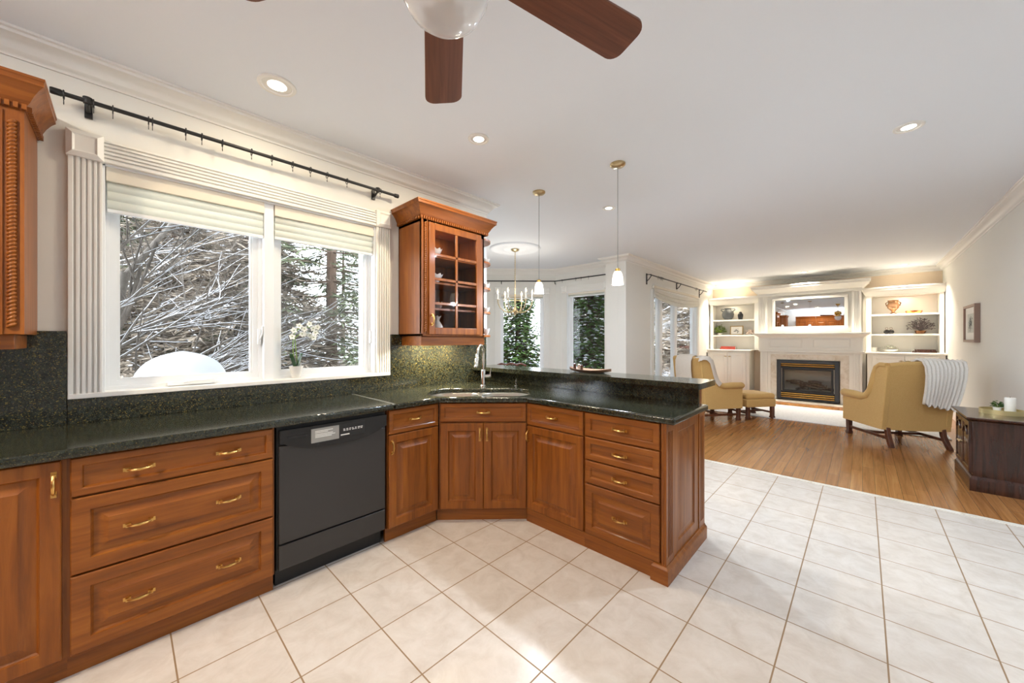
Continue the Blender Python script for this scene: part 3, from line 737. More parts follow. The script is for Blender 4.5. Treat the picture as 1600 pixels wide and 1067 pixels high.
# glass-front cabinet
X0, X1, YF = 1.607, 2.272, 2.515
t = thing('wall_cabinet', 'cherry glass-front wall cabinet with open end shelves above the sink', 'cabinet', (X0, WY, 1.358), group='cherry wall cabinets')
W = X1-X0; D = WY-YF; H = .955
b = MB().box(0, -D, 0, .018, 0, H).box(W-.018, -D, 0, W, 0, H).box(0, -D, 0, W, 0, .018).box(0, -D, H-.05, W, 0, H).box(0, -.012, 0, W, 0, H)
b.box(0, -D, .018, .062, -D+.02, H).box(W-.05, -D, .018, W, -D+.02, H).box(0, -D, H-.07, W, -D+.02, H)
b.build('carcass', 'cherry_v', t, bev=.0015)
SHZ = (.23, .445, .66)
for z in SHZ: MB().box(.018, -D+.025, z-.016, W-.018, -.012, z).build('shelf', 'cherry_h', t)
# door: frame, muntins, glass
dx0, dx1, dz0, dz1 = .062, W-.05, .012, H-.045
fr = .056; y0, y1 = -D-.02, -D
d = MB().box(dx0, y0, dz0, dx0+fr, y1, dz1).box(dx1-fr, y0, dz0, dx1, y1, dz1).box(dx0+fr, y0, dz0, dx1-fr, y1, dz0+fr).box(dx0+fr, y0, dz1-fr, dx1-fr, y1, dz1)
gx0, gx1, gz0, gz1 = dx0+fr, dx1-fr, dz0+fr, dz1-fr
mx = (gx0+gx1)/2; d.box(mx-.011, y0+.002, gz0, mx+.011, y1-.006, gz1)
for k in (1, 2, 3): z = gz0+(gz1-gz0)*k/4; d.box(gx0, y0+.002, z-.011, gx1, y1-.006, z+.011)
do = d.build('door', 'cherry_v', t, bev=.003)
MB().box(gx0-.003, y0+.010, gz0-.003, gx1+.003, y0+.0135, gz1+.003).build('glass', 'cab_pane', do, smooth=False)
handle(do, dx0+.026, y0, .13, True)
rope(t, .034, -D-.004, .03, H-.05, .0125)
MB().box(.002, -D-.005, .02, .018, -D, H-.03).box(.050, -D-.005, .02, .060, -D, H-.03).build('pilaster', 'cherry_v', t)
MB().box(.02, -D+.03, -.078, W+.03, -D+.05, 0).box(.02, -D+.05, -.078, .04, 0, 0).box(W+.01, -D+.05, -.078, W+.03, 0, 0).build('light_rail', 'cherry_h', t, bev=.002)
cab_crown(t, 0, W+.03, -D, 0, H-.03, ('l', 'r'))
for z in (.012, .228, .452, .692, .90):
    q = [(W, 0), (W+.175, 0), (W+.175, -D+.17)]+[(W+.005+.17*cos(a), -D+.17-.17*sin(a)) for a in [pi/2*k/8 for k in range(1, 9)]]+[(W, -D)]
    MB().prism(q, z-.018, z).build('open_shelf', 'cherry_h', t, bev=.003)
pk = MB().lathe([(0, -.012), (.03, -.012), (.034, -.008), (.034, 0)], (.20, -.17, 0), 24).build('puck_light', 'lamp_on', t)
lamp('AREA', (.20, -.17, -.016), 14, WARM, t, .06); lamp('AREA', (.46, -.17, -.016), 11, WARM, t, .06)
MB().lathe([(0, -.012), (.03, -.012), (.034, -.008), (.034, 0)], (.46, -.17, 0), 24).build('puck_light', 'lamp_on', t)
lamp('AREA', (.24, -.12, H-.056), 3, WARM, t, .08)  # extra lamp added inside the cabinet to brighten the bowls
CABX, CABZ = X0, 1.358
def fluted_bowl(loc, r, h, label, name='glass_bowl', m='porcelain', group=None, lip=.12):
    t = thing(name, label, 'bowl', loc, 0, group); rings = []; n = 36
    for rr, z in ((.45, 0), (.5, .006), (.72, h*.4), (.95, h*.85), (1, h), (.95, h*.98), (.88, h*.8), (.62, h*.35), (.3, .012)):
        rings.append([(r*rr*(1+lip*.5*cos(9*2*pi*i/n)*(z/h))*cos(2*pi*i/n), r*rr*(1+lip*.5*cos(9*2*pi*i/n)*(z/h))*sin(2*pi*i/n), z+.008*cos(9*2*pi*i/n)*(z/h)) for i in range(n)])
    MB().loops(rings).build('bowl', m, t); return t
fluted_bowl((CABX+.205, 2.64, CABZ+SHZ[2]+.0005), .068, .075, 'scalloped white bowl on the top shelf of the glass cabinet', 'scalloped_bowl', group='white bowls in the glass cabinet')
fluted_bowl((CABX+.20, 2.64, CABZ+SHZ[1]+.0005), .078, .075, 'wide scalloped white bowl on the second shelf of the glass cabinet', 'scalloped_bowl', group='white bowls in the glass cabinet')
fluted_bowl((CABX+.265, 2.66, CABZ+SHZ[0]+.0005), .042, .06, 'small white cup bowl on the third shelf of the glass cabinet', 'scalloped_bowl', group='white bowls in the glass cabinet')
t = thing('vase', 'cream vase with ruffled rim on the bottom shelf of the glass cabinet', 'vase', (CABX+.235, 2.64, CABZ+.019))
rings = []
for r, z in ((.025, 0), (.034, .006), (.052, .035), (.054, .06), (.036, .092), (.022, .112), (.024, .128), (.036, .150)):
    rings.append([(r*(1+.16*cos(6*2*pi*i/36)*max(0, (z-.11)/.04))*cos(2*pi*i/36), r*(1+.16*cos(6*2*pi*i/36)*max(0, (z-.11)/.04))*sin(2*pi*i/36), z+.006*cos(6*2*pi*i/36)*max(0, (z-.12)/.03)) for i in range(36)])
MB().loops(rings, cap1=False).build('body', 'cream_porcelain', t)
gl = [('top', .692, .045), ('second', .452, .05), ('third', .228, .045), ('lowest', .012, .062)]
for nm, z, h in gl:
    fluted_bowl((CABX+.785, 2.615, CABZ+z+.0005), .034, h, 'small cut glass cup on the %s open end shelf' % {'top': 'second highest', 'second': 'middle', 'third': 'second lowest', 'lowest': 'lowest'}[nm], 'glass_cup', 'crystal', 'cut glass cups on the open end shelves', .06)
# cabinets on the far side of the kitchen, seen only in the mirror screen
first = None
for k in range(5):
    lab = 'tall cherry kitchen cabinet behind the camera, seen only in reflection'
    if first is None:
        first = t = thing('tall_cabinet', lab, 'cabinet', (-2.02, -1.4, 0), pi/2, 'tall cabinets behind the camera')
        MB().box(0, 0, .09, .745, .57, 2.30).build('carcass', 'cherry_v', t)
        front(t, 'door', .004, .095, .372, 2.2, handles=[(.34, 1.1, True)]); front(t, 'door', .372, .095, .741, 2.2, handles=[(.40, 1.1, True)])
        MB().sweep([(o, 2.28+q) for o, q in CC], [(0, 0), (.745, 0)], side=1).build('crown', 'cherry_h', t)
        MB().box(.06, .2, 2.301, .69, .26, 2.33).build('added_uplight_strip', 'lamp_on', t)  # glowing strip added to go with the uplights below the ceiling
    else: dup(first, (-2.02, -1.4+.75*k, 0))
    lamp('AREA', (-2.25, -1.03+.75*k, 2.45), 24, NEUT, None, .5, (pi, 0, 0))  # unseen uplights, added to brighten the kitchen ceiling

# ------------------------------------------------------------------ pendants, chandelier, fan
def pendant(x, y, label):
    t = thing('pendant_light', label, 'pendant light', (x, y, CEIL), group='pendant lights over the bar')
    MB().lathe([(0, -.028), (.012, -.028), (.05, -.022), (.06, -.012), (.06, 0)], seg=28).build('canopy', 'brass_light', t)
    MB().tube([(0, 0, -.02), (0, 0, -.845)], .0022, 6).build('cord', 'grey_pot', t)
    MB().lathe([(0, -.838), (.012, -.84), (.019, -.846), (.0195, -.868), (0, -.868)], seg=20).build('socket_cap', 'brass', t)
    MB().lathe([(.014, -.862), (.026, -.868), (.036, -.89), (.042, -.925), (.045, -.972), (.042, -.972), (.038, -.92), (.03, -.885), (.01, -.868)], seg=28).build('glass_shade', 'shade_on', t)
    lamp('POINT', (0, 0, -.985), 44, (.86, .92, 1), t, .03)
pendant(2.74, 2.25, 'slim pendant light with a small glowing shade, nearer the glass cabinet')
pendant(2.737, 1.43, 'slim pendant light with a small glowing shade above the free end of the bar')
t = thing('ceiling_medallion', 'round white moulded ceiling rose above the chandelier', 'ceiling medallion', (4.19, 3.92, CEIL))
MB().lathe([(0, -.012), (.14, -.012), (.16, -.02), (.19, -.02), (.21, -.01), (.33, -.010), (.345, -.022), (.375, -.026), (.395, -.016), (.40, 0)], seg=56).build('rose', 'ceil', t, ang=60)
t = thing('chandelier', 'brass candle chandelier with curved arms hanging in the dining bay', 'chandelier', (4.19, 3.92, CEIL))
MB().lathe([(0, -.055), (.018, -.055), (.05, -.04), (.065, -.026), (.065, -.02)], seg=24).build('canopy', 'brass_light', t)
b = MB()
for k in range(20):
    z = -.055-.033*k; a = R(90*(k % 2)); pts = [(.009*cos(q)*cos(a), .009*cos(q)*sin(a), z-.019+.020*sin(q)) for q in [2*pi*i/10 for i in range(11)]]
    b.tube(pts, .003, 5)
b.build('chain', 'brass_light', t)
MB().lathe([(0, -.70), (.01, -.70), (.014, -.72), (.008, -.75), (.02, -.80), (.014, -.84), (.008, -.90), (.03, -.945), (.042, -.97), (.03, -1.0), (.012, -1.02), (.016, -1.035), (0, -1.05)], seg=20).build('column', 'brass_light', t)
for k in range(6):
    a = 2*pi*k/6+.35; ca, sa = cos(a), sin(a)
    pts = [(r*ca, r*sa, z) for r, z in ((.02, -.97), (.08, -1.0), (.16, -.985), (.23, -.93), (.265, -.86), (.27, -.80))]
    arm = MB().tube(pts, [.009, .008, .007, .007, .007, .007], 8).build('arm', 'brass_light', t)
    MB().lathe([(.008, -.80), (.03, -.80), (.034, -.79), (.012, -.79), (.012, -.71), (0, -.71)], (.27*ca, .27*sa, 0), 14).build('candle', 'candle', arm)
    MB().lathe([(.004, -.71), (.011, -.695), (.012, -.68), (.006, -.655), (.001, -.64)], (.27*ca, .27*sa, 0), 12).build('bulb', 'flame_on', arm)
MB().tube([(.2*cos(q), .2*sin(q), -.79) for q in [2*pi*i/40 for i in range(41)]], .004, 6).build('hoop', 'brass_light', t)
lamp('POINT', (0, 0, -.66), 16, (1, .92, .80), t, .2)
# ceiling fan
t = thing('ceiling_fan', 'ceiling fan with brown wood blades and a white glass bowl at the top edge', 'ceiling fan', (.532, .729, CEIL))
MB().lathe([(0, -.07), (.02, -.07), (.06, -.045), (.075, -.01), (.075, 0)], seg=28).build('canopy', 'brass', t)
MB().tube([(0, 0, -.05), (0, 0, -.30)], .0125, 12).build('downrod', 'brass', t)
MB().lathe([(0, -.27), (.03, -.27), (.05, -.285), (.10, -.30), (.115, -.33), (.115, -.40), (.10, -.425), (.06, -.435), (0, -.435)], seg=36).build('motor_housing', 'brass', t)
MB().lathe([(.06, -.43), (.075, -.445), (.078, -.475), (.098, -.485), (.098, -.50), (0, -.50)], seg=36).build('light_fitter', 'brass', t)
MB().lathe([(.095, -.492), (.108, -.51), (.112, -.54), (.104, -.585), (.085, -.62), (.055, -.645), (.02, -.656), (0, -.657)], seg=40).build('glass_bowl', 'bowl_glass', t)
bl = MB()
wi, wo = .058, .0725; top = []
outl = [(.20, -wi), (.60, -wo)]+[(.60+.04*sin(a), -wo+.04*(1-cos(a))) for a in [R(x) for x in (15, 30, 45, 60, 75, 90)]]
outl += [(x, -y) for x, y in outl[::-1]]
bl.prism(outl, -.004, .004)
me = bl.mesh('blade', M['blade'])
ir = MB().box(.09, -.018, -.006, .17, .018, 0).prism([(.16, -.02), (.235, -.045), (.25, 0), (.235, .045), (.16, .02)], -.008, -.004).mesh('blade_bracket', M['brass'])
for k in range(5):
    a = R((54.4, -15.5, 122.5, 196, 270)[k])
    br_ = bpy.data.objects.new('blade', me); C.objects.link(br_); br_.parent = t; br_.location = (0, 0, -.437)
    br_.rotation_euler = (R(-10), 0, a)
    i2 = bpy.data.objects.new('blade_bracket', ir); C.objects.link(i2); i2.parent = br_; i2.location = (0, 0, .014)

# ------------------------------------------------------------------ fireplace wall
FX = 10.0
t = thing('fireplace', 'white panelled fireplace surround with mantel and black gas insert', 'fireplace', (10.3, .87, 0))
def part(b, name, m, par=None, **k): return b.build(name, m, par or t, world=True, **k)
part(MB().box(10.06, .03, 0, 10.75, .335, 1.06).box(10.06, 1.39, 0, 10.75, 1.69, 1.06).box(10.06, .335, .885, 10.75, 1.39, 1.06).box(10.4, .335, 0, 10.75, 1.39, .885).box(10.16, .02, 1.06, 10.75, 1.75, 2.50), 'chimney_breast', 'cabinet_white')
mb = MB().box(10.0, .20, .0, 10.06, .335, 1.0).box(10.0, 1.39, 0, 10.06, 1.52, 1.0).box(10.0, .335, .885, 10.06, 1.39, 1.0)
part(mb, 'marble_surround', 'marble', bev=.002)
part(MB().box(9.62, .15, 0, 10.40, 1.60, .012), 'hearth', 'marble', bev=.002)
def fluted(y0, y1, z0, z1, x, n=4):
    b = MB().box(x, y0, z0, 10.2, y1, z1); w_ = y1-y0
    for k in range(n): u = .14+.72*k/n; b.box(x-.010, y0+w_*u, z0+.02, x, y0+w_*(u+.72/n*.6), z1-.02)
    return b
for y0, y1 in ((.012, .138), (1.556, 1.69)):
    part(fluted(y0, y1, .13, 1.05, 9.96), 'fluted_leg', 'cabinet_white', bev=.002)
    part(MB().box(9.94, y0-.015, 0, 10.2, y1+.015, .13), 'leg_base', 'cabinet_white', bev=.004)
part(MB().box(9.985, .138, 1.0, 10.06, 1.556, 1.05).box(9.985, .138, 0, 10.06, .20, 1.0).box(9.985, 1.50, 0, 10.06, 1.556, 1.0), 'inner_trim', 'cabinet_white', bev=.003)
fz = MB().box(9.955, -.005, 1.05, 10.2, 1.705, 1.40)
fz.box(9.94, -.02, 1.05, 10.2, 1.72, 1.09)
for y0, y1 in ((.18, .76), (.94, 1.52)):
    for q in ((y0, 1.15, y1, 1.165), (y0, 1.315, y1, 1.33), (y0, 1.165, y0+.015, 1.315), (y1-.015, 1.165, y1, 1.315)): fz.box(9.942, q[0], q[1], 9.955, q[2], q[3])
part(fz, 'frieze', 'cabinet_white', bev=.003)
MP = [(0, 1.36), (.012, 1.362), (.02, 1.38), (.05, 1.405), (.085, 1.425), (.095, 1.43), (.095, 1.46), (0, 1.46)]
part(MB().sweep(MP, [(10.2, 1.705), (9.955, 1.705), (9.955, -.005), (10.2, -.005)], side=-1 if False else 1), 'mantel_shelf', 'cabinet_white', ang=30)
part(MB().box(9.87, -.09, 1.448, 10.2, 1.79, 1.466), 'mantel_top', 'cabinet_white', bev=.003)
for y0, y1 in ((.025, .165), (1.585, 1.755)):
    part(fluted(y0, y1, 1.466, 2.36, 10.11), 'upper_pilaster', 'cabinet_white', bev=.002)
UP = [(0, 2.34), (.010, 2.342), (.014, 2.36), (.03, 2.372), (.07, 2.42), (.10, 2.455), (.115, 2.46), (.12, 2.50), (.135, 2.505), (.135, 2.53), (0, 2.53)]
part(MB().sweep(UP, [(10.45, 1.755), (10.10, 1.755), (10.10, .02), (10.45, .02)], side=1), 'overmantel_crown', 'cabinet_white', ang=30)
part(MB().box(10.08, .005, 2.30, 10.3, 1.77, 2.35), 'crown_board', 'cabinet_white', bev=.004)
tf = MB()
for q in ((.215, 1.56, 1.49, 1.61), (.215, 2.195, 1.49, 2.245), (.215, 1.61, .275, 2.195), (1.435, 1.61, 1.49, 2.195)): tf.box(10.105, q[0], q[1], 10.17, q[2], q[3])
part(tf, 'screen_frame', 'cabinet_white', bev=.006)
# gas insert
fr_ = MB().box(9.985, .348, .03, 10.04, .415, .875).box(9.985, 1.315, .03, 10.04, 1.382, .875).box(9.985, .415, .81, 10.04, 1.315, .875).box(9.985, .415, .03, 10.04, 1.315, .06)
fr_.box(10.01, .415, .70, 10.04, 1.315, .715).box(10.01, .415, .185, 10.04, 1.315, .20)
part(fr_, 'insert_frame', 'charcoal', bev=.003)
lv = MB()
for z in (.785, .745): lv.box(9.985, .42, z, 10.02, 1.31, z+.018)
for z in (.15, .11, .07): lv.box(9.985, .42, z, 10.02, 1.31, z+.016)
part(lv, 'louvre', 'brass', bev=.003)
part(MB().box(10.025, .418, .06, 10.04, 1.312, .81), 'louvre_back', 'black_dull') if False else None
part(MB().box(10.03, .415, .06, 10.06, 1.315, .185).box(10.03, .415, .715, 10.06, 1.315, .81), 'vent_back', 'black_dull')
fb = MB().box(10.36, .42, .19, 10.38, 1.31, .71).box(10.04, .42, .19, 10.36, .43, .71).box(10.04, 1.30, .19, 10.36, 1.31, .71).box(10.04, .42, .18, 10.36, 1.31, .195).box(10.04, .42, .705, 10.36, 1.31, .715)
part(fb, 'firebox', 'soot')
part(MB().box(10.02, .44, .20, 10.035, .475, .70).box(10.02, 1.255, .20, 10.035, 1.29, .70).box(10.02, .475, .665, 10.035, 1.255, .70).box(10.02, .475, .20, 10.035, 1.255, .235), 'door_frame', 'iron', bev=.002)
part(MB().box(10.026, .47, .23, 10.030, 1.26, .67), 'glass', 'fire_pane', smooth=False)
random.seed(11)
for k in range(9):
    y = .62+.06*k+random.uniform(-.03, .03); a = random.uniform(-.9, .9); l = random.uniform(.12, .2); z = .27+.05*(k % 3)
    p0 = Vector((10.16+.03*(k % 3), y-l*cos(a), z-l*.35*sin(a)*0+.02*sin(k))); p1 = Vector((10.2-.02*(k % 2), y+l*cos(a), z+l*sin(a)*.6))
    mm = p0.lerp(p1, .5)+Vector((random.uniform(-.015, .015), 0, .012))
    part(MB().tube([p0, mm, p1], [.028, .032, .024], 9), 'log', 'log')
# mirror screen above the mantel
t = thing('television', 'dark mirror television screen set above the mantel', 'television', (10.14, .85, 1.61))
part(MB().box(10.135, .275, 1.61, 10.155, 1.435, 2.195), 'bezel', 'black_dull')
part(MB().box(10.130, .282, 1.617, 10.1349, 1.428, 2.188), 'screen', 'tv', smooth=False)
# bookcases
def bookcase(y0, y1, uy0, uy1, oy0, oy1, label, shelves):
    global t
    t = thing('bookcase', label, 'bookcase', (10.5, (y0+y1)/2, 0), group='built-in bookcases')
    part(MB().box(10.22, y0, .09, 10.745, y1, 1.04).box(10.25, y0, 0, 10.745, y1, .09), 'base', 'cabinet_white', bev=.002)
    part(MB().box(10.17, y0-.03, 1.04, 10.745, y1+.03 if y1 < 2 else y1, 1.074), 'counter', 'cabinet_white', bev=.008, seg=3)
    ym = (y0+y1)/2
    for a, c, kn in ((y0+.07, ym, ym-.045), (ym, y1-.07, ym+.045)):
        b = MB(); b.T = Matrix.Translation((10.22, 0, 0)) @ Matrix.Rotation(-pi/2, 4, 'Z')
        b.panel(-c+.003, .13, -a-.003, 1.01, [(0, -.016), (.003, -.02), (.055, -.02), (.06, -.013), (.075, -.011), (.10, -.018)], 0)
        dd = part(b, 'door', 'cabinet_white', ang=25)
        part(MB().box(10.185, kn-.032, .905, 10.20, kn+.032, .92).box(10.185, kn-.012, .90, 10.19, kn+.012, .925), 'knob', 'brass_light', dd, bev=.003)
    part(MB().box(10.46, uy1, .0, 10.70, .011, 2.34) if uy1 < 0 else MB().box(10.46, 1.75, 1.074, 10.70, uy0, 2.34), 'filler', 'cabinet_white')
    part(MB().box(10.40, uy0, 1.074, 10.745, oy0, 2.36).box(10.40, oy1, 1.074, 10.745, uy1, 2.36).box(10.40, oy0, 2.19, 10.745, oy1, 2.36).box(10.73, oy0, 1.074, 10.745, oy1, 2.19), 'upper_case', 'cabinet_white', bev=.002)
    for z in shelves: part(MB().box(10.42, oy0, z-.035, 10.73, oy1, z), 'shelf', 'cabinet_white', bev=.002)
    BP = [(0, 2.20), (.008, 2.20), (.012, 2.215), (.02, 2.225), (.045, 2.27), (.065, 2.30), (.07, 2.335), (.08, 2.34), (.08, 2.365), (0, 2.365)]
    part(MB().sweep(BP, [(10.745, uy1), (10.40, uy1), (10.40, uy0), (10.745, uy0)], side=1), 'crown', 'cabinet_white', ang=30)
    lamp('AREA', (10.52-10.5, 0, 2.18), 2.2, WARM, t, .3)
bookcase(1.95, 2.862, 1.80, 2.850, 1.885, 2.785, 'white built-in bookcase in the corner beside the living room window', (1.815, 1.435))
LB = t
bookcase(-1.085, -.06, -1.085, -.045, -1.03, -.122, 'white built-in bookcase between the fireplace and the right wall', (1.83, 1.435))
RB = t

# ------------------------------------------------------------------ things on the shelves
def lathe_thing(name, label, cat, loc, prof, m, part_name='body', group=None, seg=28):
    t = thing(name, label, cat, loc, 0, group); MB().lathe(prof, seg=seg).build(part_name, m, t); return t
SX = 10.55
ly = lambda px: None
q = lathe_thing('vase', 'round grey two-handled jar on the top shelf of the window bookcase', 'vase', (SX, 2.48, 1.8155), [(.06, 0), (.075, .01), (.12, .07), (.135, .14), (.12, .21), (.075, .25), (.07, .275), (.085, .295), (.075, .295), (.06, .27), (0, .26)], 'grey_pot')
for s_ in (-1, 1): MB().tube([(0, s_*.11, .22), (0, s_*.155, .25), (0, s_*.15, .28), (0, s_*.08, .275)], .012, 8).build('ear', 'grey_pot', q)
lathe_thing('vase', 'small dark grey lidded jar on the top shelf of the window bookcase', 'vase', (SX, 2.205, 1.8155), [(.03, 0), (.045, .01), (.06, .10), (.055, .14), (.03, .165), (.034, .18), (.02, .195), (0, .20)], 'charcoal')
def leafy(name, label, loc, n, rad, hgt, m, pot=None, seed=1, lw=.022, ll=.04, cat='plant', potm='porcelain'):
    t = thing(name, label, cat, loc); random.seed(seed); b = MB(); s = MB()
    z0 = pot[1] if pot else 0
    if pot: MB().lathe([(pot[0]*.7, 0), (pot[0]*.78, .004), (pot[0], pot[1]), (pot[0]*.88, pot[1]), (pot[0]*.85, pot[1]*.85), (0, pot[1]*.8)], seg=24).build('pot', potm, t)
    for k in range(n):
        a = random.uniform(0, 2*pi); r = rad*sqrt(random.random()); z = z0+hgt*random.uniform(.15, 1)*(1-.5*(r/rad)**2)
        c = Vector((r*cos(a), r*sin(a), z)); d = Vector((cos(a)*.8+random.uniform(-.5, .5), sin(a)*.8+random.uniform(-.5, .5), random.uniform(-.3, .9))).normalized()
        u = d.cross(Vector((0, 0, 1))).normalized(); nn = u.cross(d); L = ll*random.uniform(.7, 1.2); wv = lw*random.uniform(.7, 1.1)
        b.add([c-d*L*.5, c-u*wv*.5+nn*.004, c+d*L*.5, c+u*wv*.5+nn*.004, c-nn*.003], [(0, 4, 1), (1, 4, 2), (2, 4, 3), (3, 4, 0)])
        if k % 3 == 0: s.tube([(0, 0, z0*.8), (c.x*.5, c.y*.5, z0+(z-z0)*.6), tuple(c)], .0022, 5)
    b.build('leaves', m, t); s.build('stems', 'stem' if m != 'dried' else 'dried', t); return t
leafy('potted_plant', 'bushy green plant on the middle shelf of the window bookcase', (SX, 2.655, 1.4355), 170, .15, .22, 'leaf_yellow', (.06, .05), 5, .035, .055)
t = thing('picture_frame', 'small gilt framed drawing leaning on the middle shelf', 'picture', (SX+.03, 2.30, 1.4355))
def picture(t, wd, ht, lean=.0, fm='frame_gold', fw=.022, inner=None):
    for nm, mm, q in (('frame', fm, None),):
        MB().box(0, -wd/2, 0, .02, -wd/2+fw, ht).box(0, wd/2-fw, 0, .02, wd/2, ht).box(0, -wd/2+fw, 0, .02, wd/2-fw, fw).box(0, -wd/2+fw, ht-fw, .02, wd/2-fw, ht).build('frame', fm, t, bev=.002)
    MB().box(.008, -wd/2+fw*.9, fw*.9, .018, wd/2-fw*.9, ht-fw*.9).build('mat_board', 'paper', t)
    random.seed(4); b = MB()
    for k in range(26):
        y = random.gauss(0, wd*.11); z = ht*.5+random.gauss(0, ht*.11); s = wd*random.uniform(.015, .045)
        b.add([(.0075, y+s*cos(x), z+s*sin(x)) for x in [2*pi*i/7 for i in range(7)]], [tuple(range(7))])
    b.build('drawing', 'ink', t, smooth=False)
picture(t, .29, .235); t.rotation_euler = (0, R(8), 0)
t = thing('dried_flowers', 'pale pink dried blossom spray on the middle shelf', 'dried flowers', (SX, 2.0, 1.4355)); random.seed(9); b = MB()
for k in range(60): 
    r = random.uniform(.010, .02); c = (random.uniform(-.05, .05), random.uniform(-.10, .10), random.uniform(.012, .12)); b.lathe([(0, -r), (r*.7, -r*.7), (r, 0), (r*.7, r*.7), (0, r)], c, 7)
b.build('blossoms', mat('pale_pink', lin(222, 202, 188), .7), t)
for k, z in enumerate((0, .038)):
    t = thing('book', 'red cloth book lying %s on the lowest shelf' % ('at the bottom of the pair' if k == 0 else 'on top of the other red book'), 'book', (SX-.02, 2.46-.01*k, 1.0745+z), 0, 'red books'); L = .17-.01*k
    MB().box(-.11, -L, 0, .11, L, .004).box(-.11, -L, .032, .11, L, .036).box(-.114, -L, 0, -.11, L, .036).build('cover', 'red_book', t, bev=.0015)
    MB().box(-.105, -L+.006, .004, .105, L-.006, .032).build('pages', 'paper', t)
q = thing('urn', 'footed amber glass urn on the top shelf of the right bookcase', 'urn', (SX, -.435, 1.8305))
MB().lathe([(.055, 0), (.05, .012), (.02, .035), (.028, .06), (.05, .085), (.06, .095)], seg=24).build('foot', 'bronze', q)
MB().lathe([(.05, .09), (.08, .12), (.092, .17), (.075, .22), (.068, .25), (.085, .275), (.078, .275), (.062, .25), (.07, .22), (.085, .17), (.04, .105)], seg=28).build('bowl', 'amber', q)
for s_ in (-1, 1): MB().tube([(0, s_*.07, .25), (0, s_*.105, .22), (0, s_*.09, .16)], .008, 8).build('handle', 'bronze', q)
lathe_thing('dish', 'shallow copper dish on the top shelf of the right bookcase', 'dish', (SX, -.715, 1.8305), [(.07, 0), (.10, .004), (.118, .05), (.112, .053), (.10, .02), (0, .015)], 'copper', 'dish')
leafy('dried_plant', 'dried grey leaf arrangement on the middle shelf of the right bookcase', (SX, -.80, 1.4355), 260, .19, .25, 'dried', (.08, .06), 21, .022, .05, 'plant', 'bronze')
for k, (y, l) in enumerate(((-.345, 'dark glass ball with a loop on the middle shelf, nearer the fireplace'), (-.405, 'dark glass ball with a loop on the middle shelf, nearer the dried leaves'))):
    q = thing('ornament', l, 'ornament', (SX-.02*k, y, 1.4355), group='dark glass balls')
    MB().lathe([(0, 0), (.025, .005), (.045, .03), (.047, .05), (.03, .078), (0, .085)], seg=20).build('ball', 'black', q)
    MB().tube([(0, 0, .082), (0, .02, .10), (0, .012, .13), (0, -.012, .13), (0, -.02, .10), (0, 0, .083)], .003, 6).build('loop', 'bronze', q)
q = thing('flower_bowl', 'bowl of white flowers on the lowest shelf of the right bookcase', 'flowers', (SX, -.40, 1.0745))
MB().lathe([(.05, 0), (.07, .005), (.11, .05), (.10, .05), (.06, .012), (0, .01)], seg=28).build('bowl', 'porcelain', q)
random.seed(8); b = MB(); c_ = MB()
for k in range(26):
    a = random.uniform(0, 2*pi); r = .115*sqrt(random.random()); p = Vector((r*cos(a), r*sin(a)*1.1, .055+.09*(1-(r/.125)**2)*random.uniform(.5, 1)))
    for j in range(5):
        g = 2*pi*j/5+k; u = Vector((cos(g), sin(g), .35)).normalized()*.026; vv = Vector((-sin(g), cos(g), 0))*.015
        b.add([p, p+u*.6-vv, p+u*1.25, p+u*.6+vv], [(0, 1, 2, 3)])
    c_.lathe([(0, -.006), (.007, 0), (0, .008)], tuple(p), 6)
b.build('petals', 'petal', q); c_.build('flower_centres', 'leaf_yellow', q)
lathe_thing('candle_jar', 'small white candle jar at the end of the lowest shelf', 'candle', (SX, -.165, 1.0745), [(.04, 0), (.045, .003), (.045, .085), (.04, .088), (.038, .078), (0, .076)], 'porcelain', 'jar')
for k, z in enumerate((0, .032)):
    q = thing('book', 'brown book lying %s in the corner of the lowest shelf' % ('beneath a smaller one' if k == 0 else 'on top of a larger one'), 'book', (SX-.02, -.84-.01*k, 1.0745+z), 0, 'brown books'); L = .16-.025*k
    MB().box(-.12, -L, 0, .12, L, .004).box(-.12, -L, .026, .12, L, .030).box(-.124, -L, 0, -.12, L, .030).build('cover', 'dark_wood', q, bev=.0015)
    MB().box(-.115, -L+.005, .004, .115, L-.005, .026).build('pages', 'paper', q)

# picture on the right wall
t = thing('framed_picture', 'brown framed print hanging on the right wall', 'picture', (8.0, RW, 1.29), pi/2)
MB().box(.0, -.37, 0, .05, -.335, .51).box(.0, .335, 0, .05, .37, .51).box(.0, -.335, 0, .05, .335, .035).box(.0, -.335, .475, .05, .335, .51).build('frame', 'frame_brown', t, bev=.003)
MB().box(.0, -.337, .033, .03, .337, .477).build('mat_board', 'paper', t)
MB().box(.030, -.20, .13, .0315, .20, .39).build('print', mat('pale_print', lin(206, 208, 200), .7), t)
random.seed(12); b = MB()
for k in range(70):
    y = random.gauss(0, .05); z = .25+random.gauss(0, .045); s = random.uniform(.006, .018)
    b.add([(.0325, y+s*cos(x), z+s*sin(x)) for x in [2*pi*i/7 for i in range(7)]], [tuple(range(7))])
b.build('drawing', 'ink', t, smooth=False)

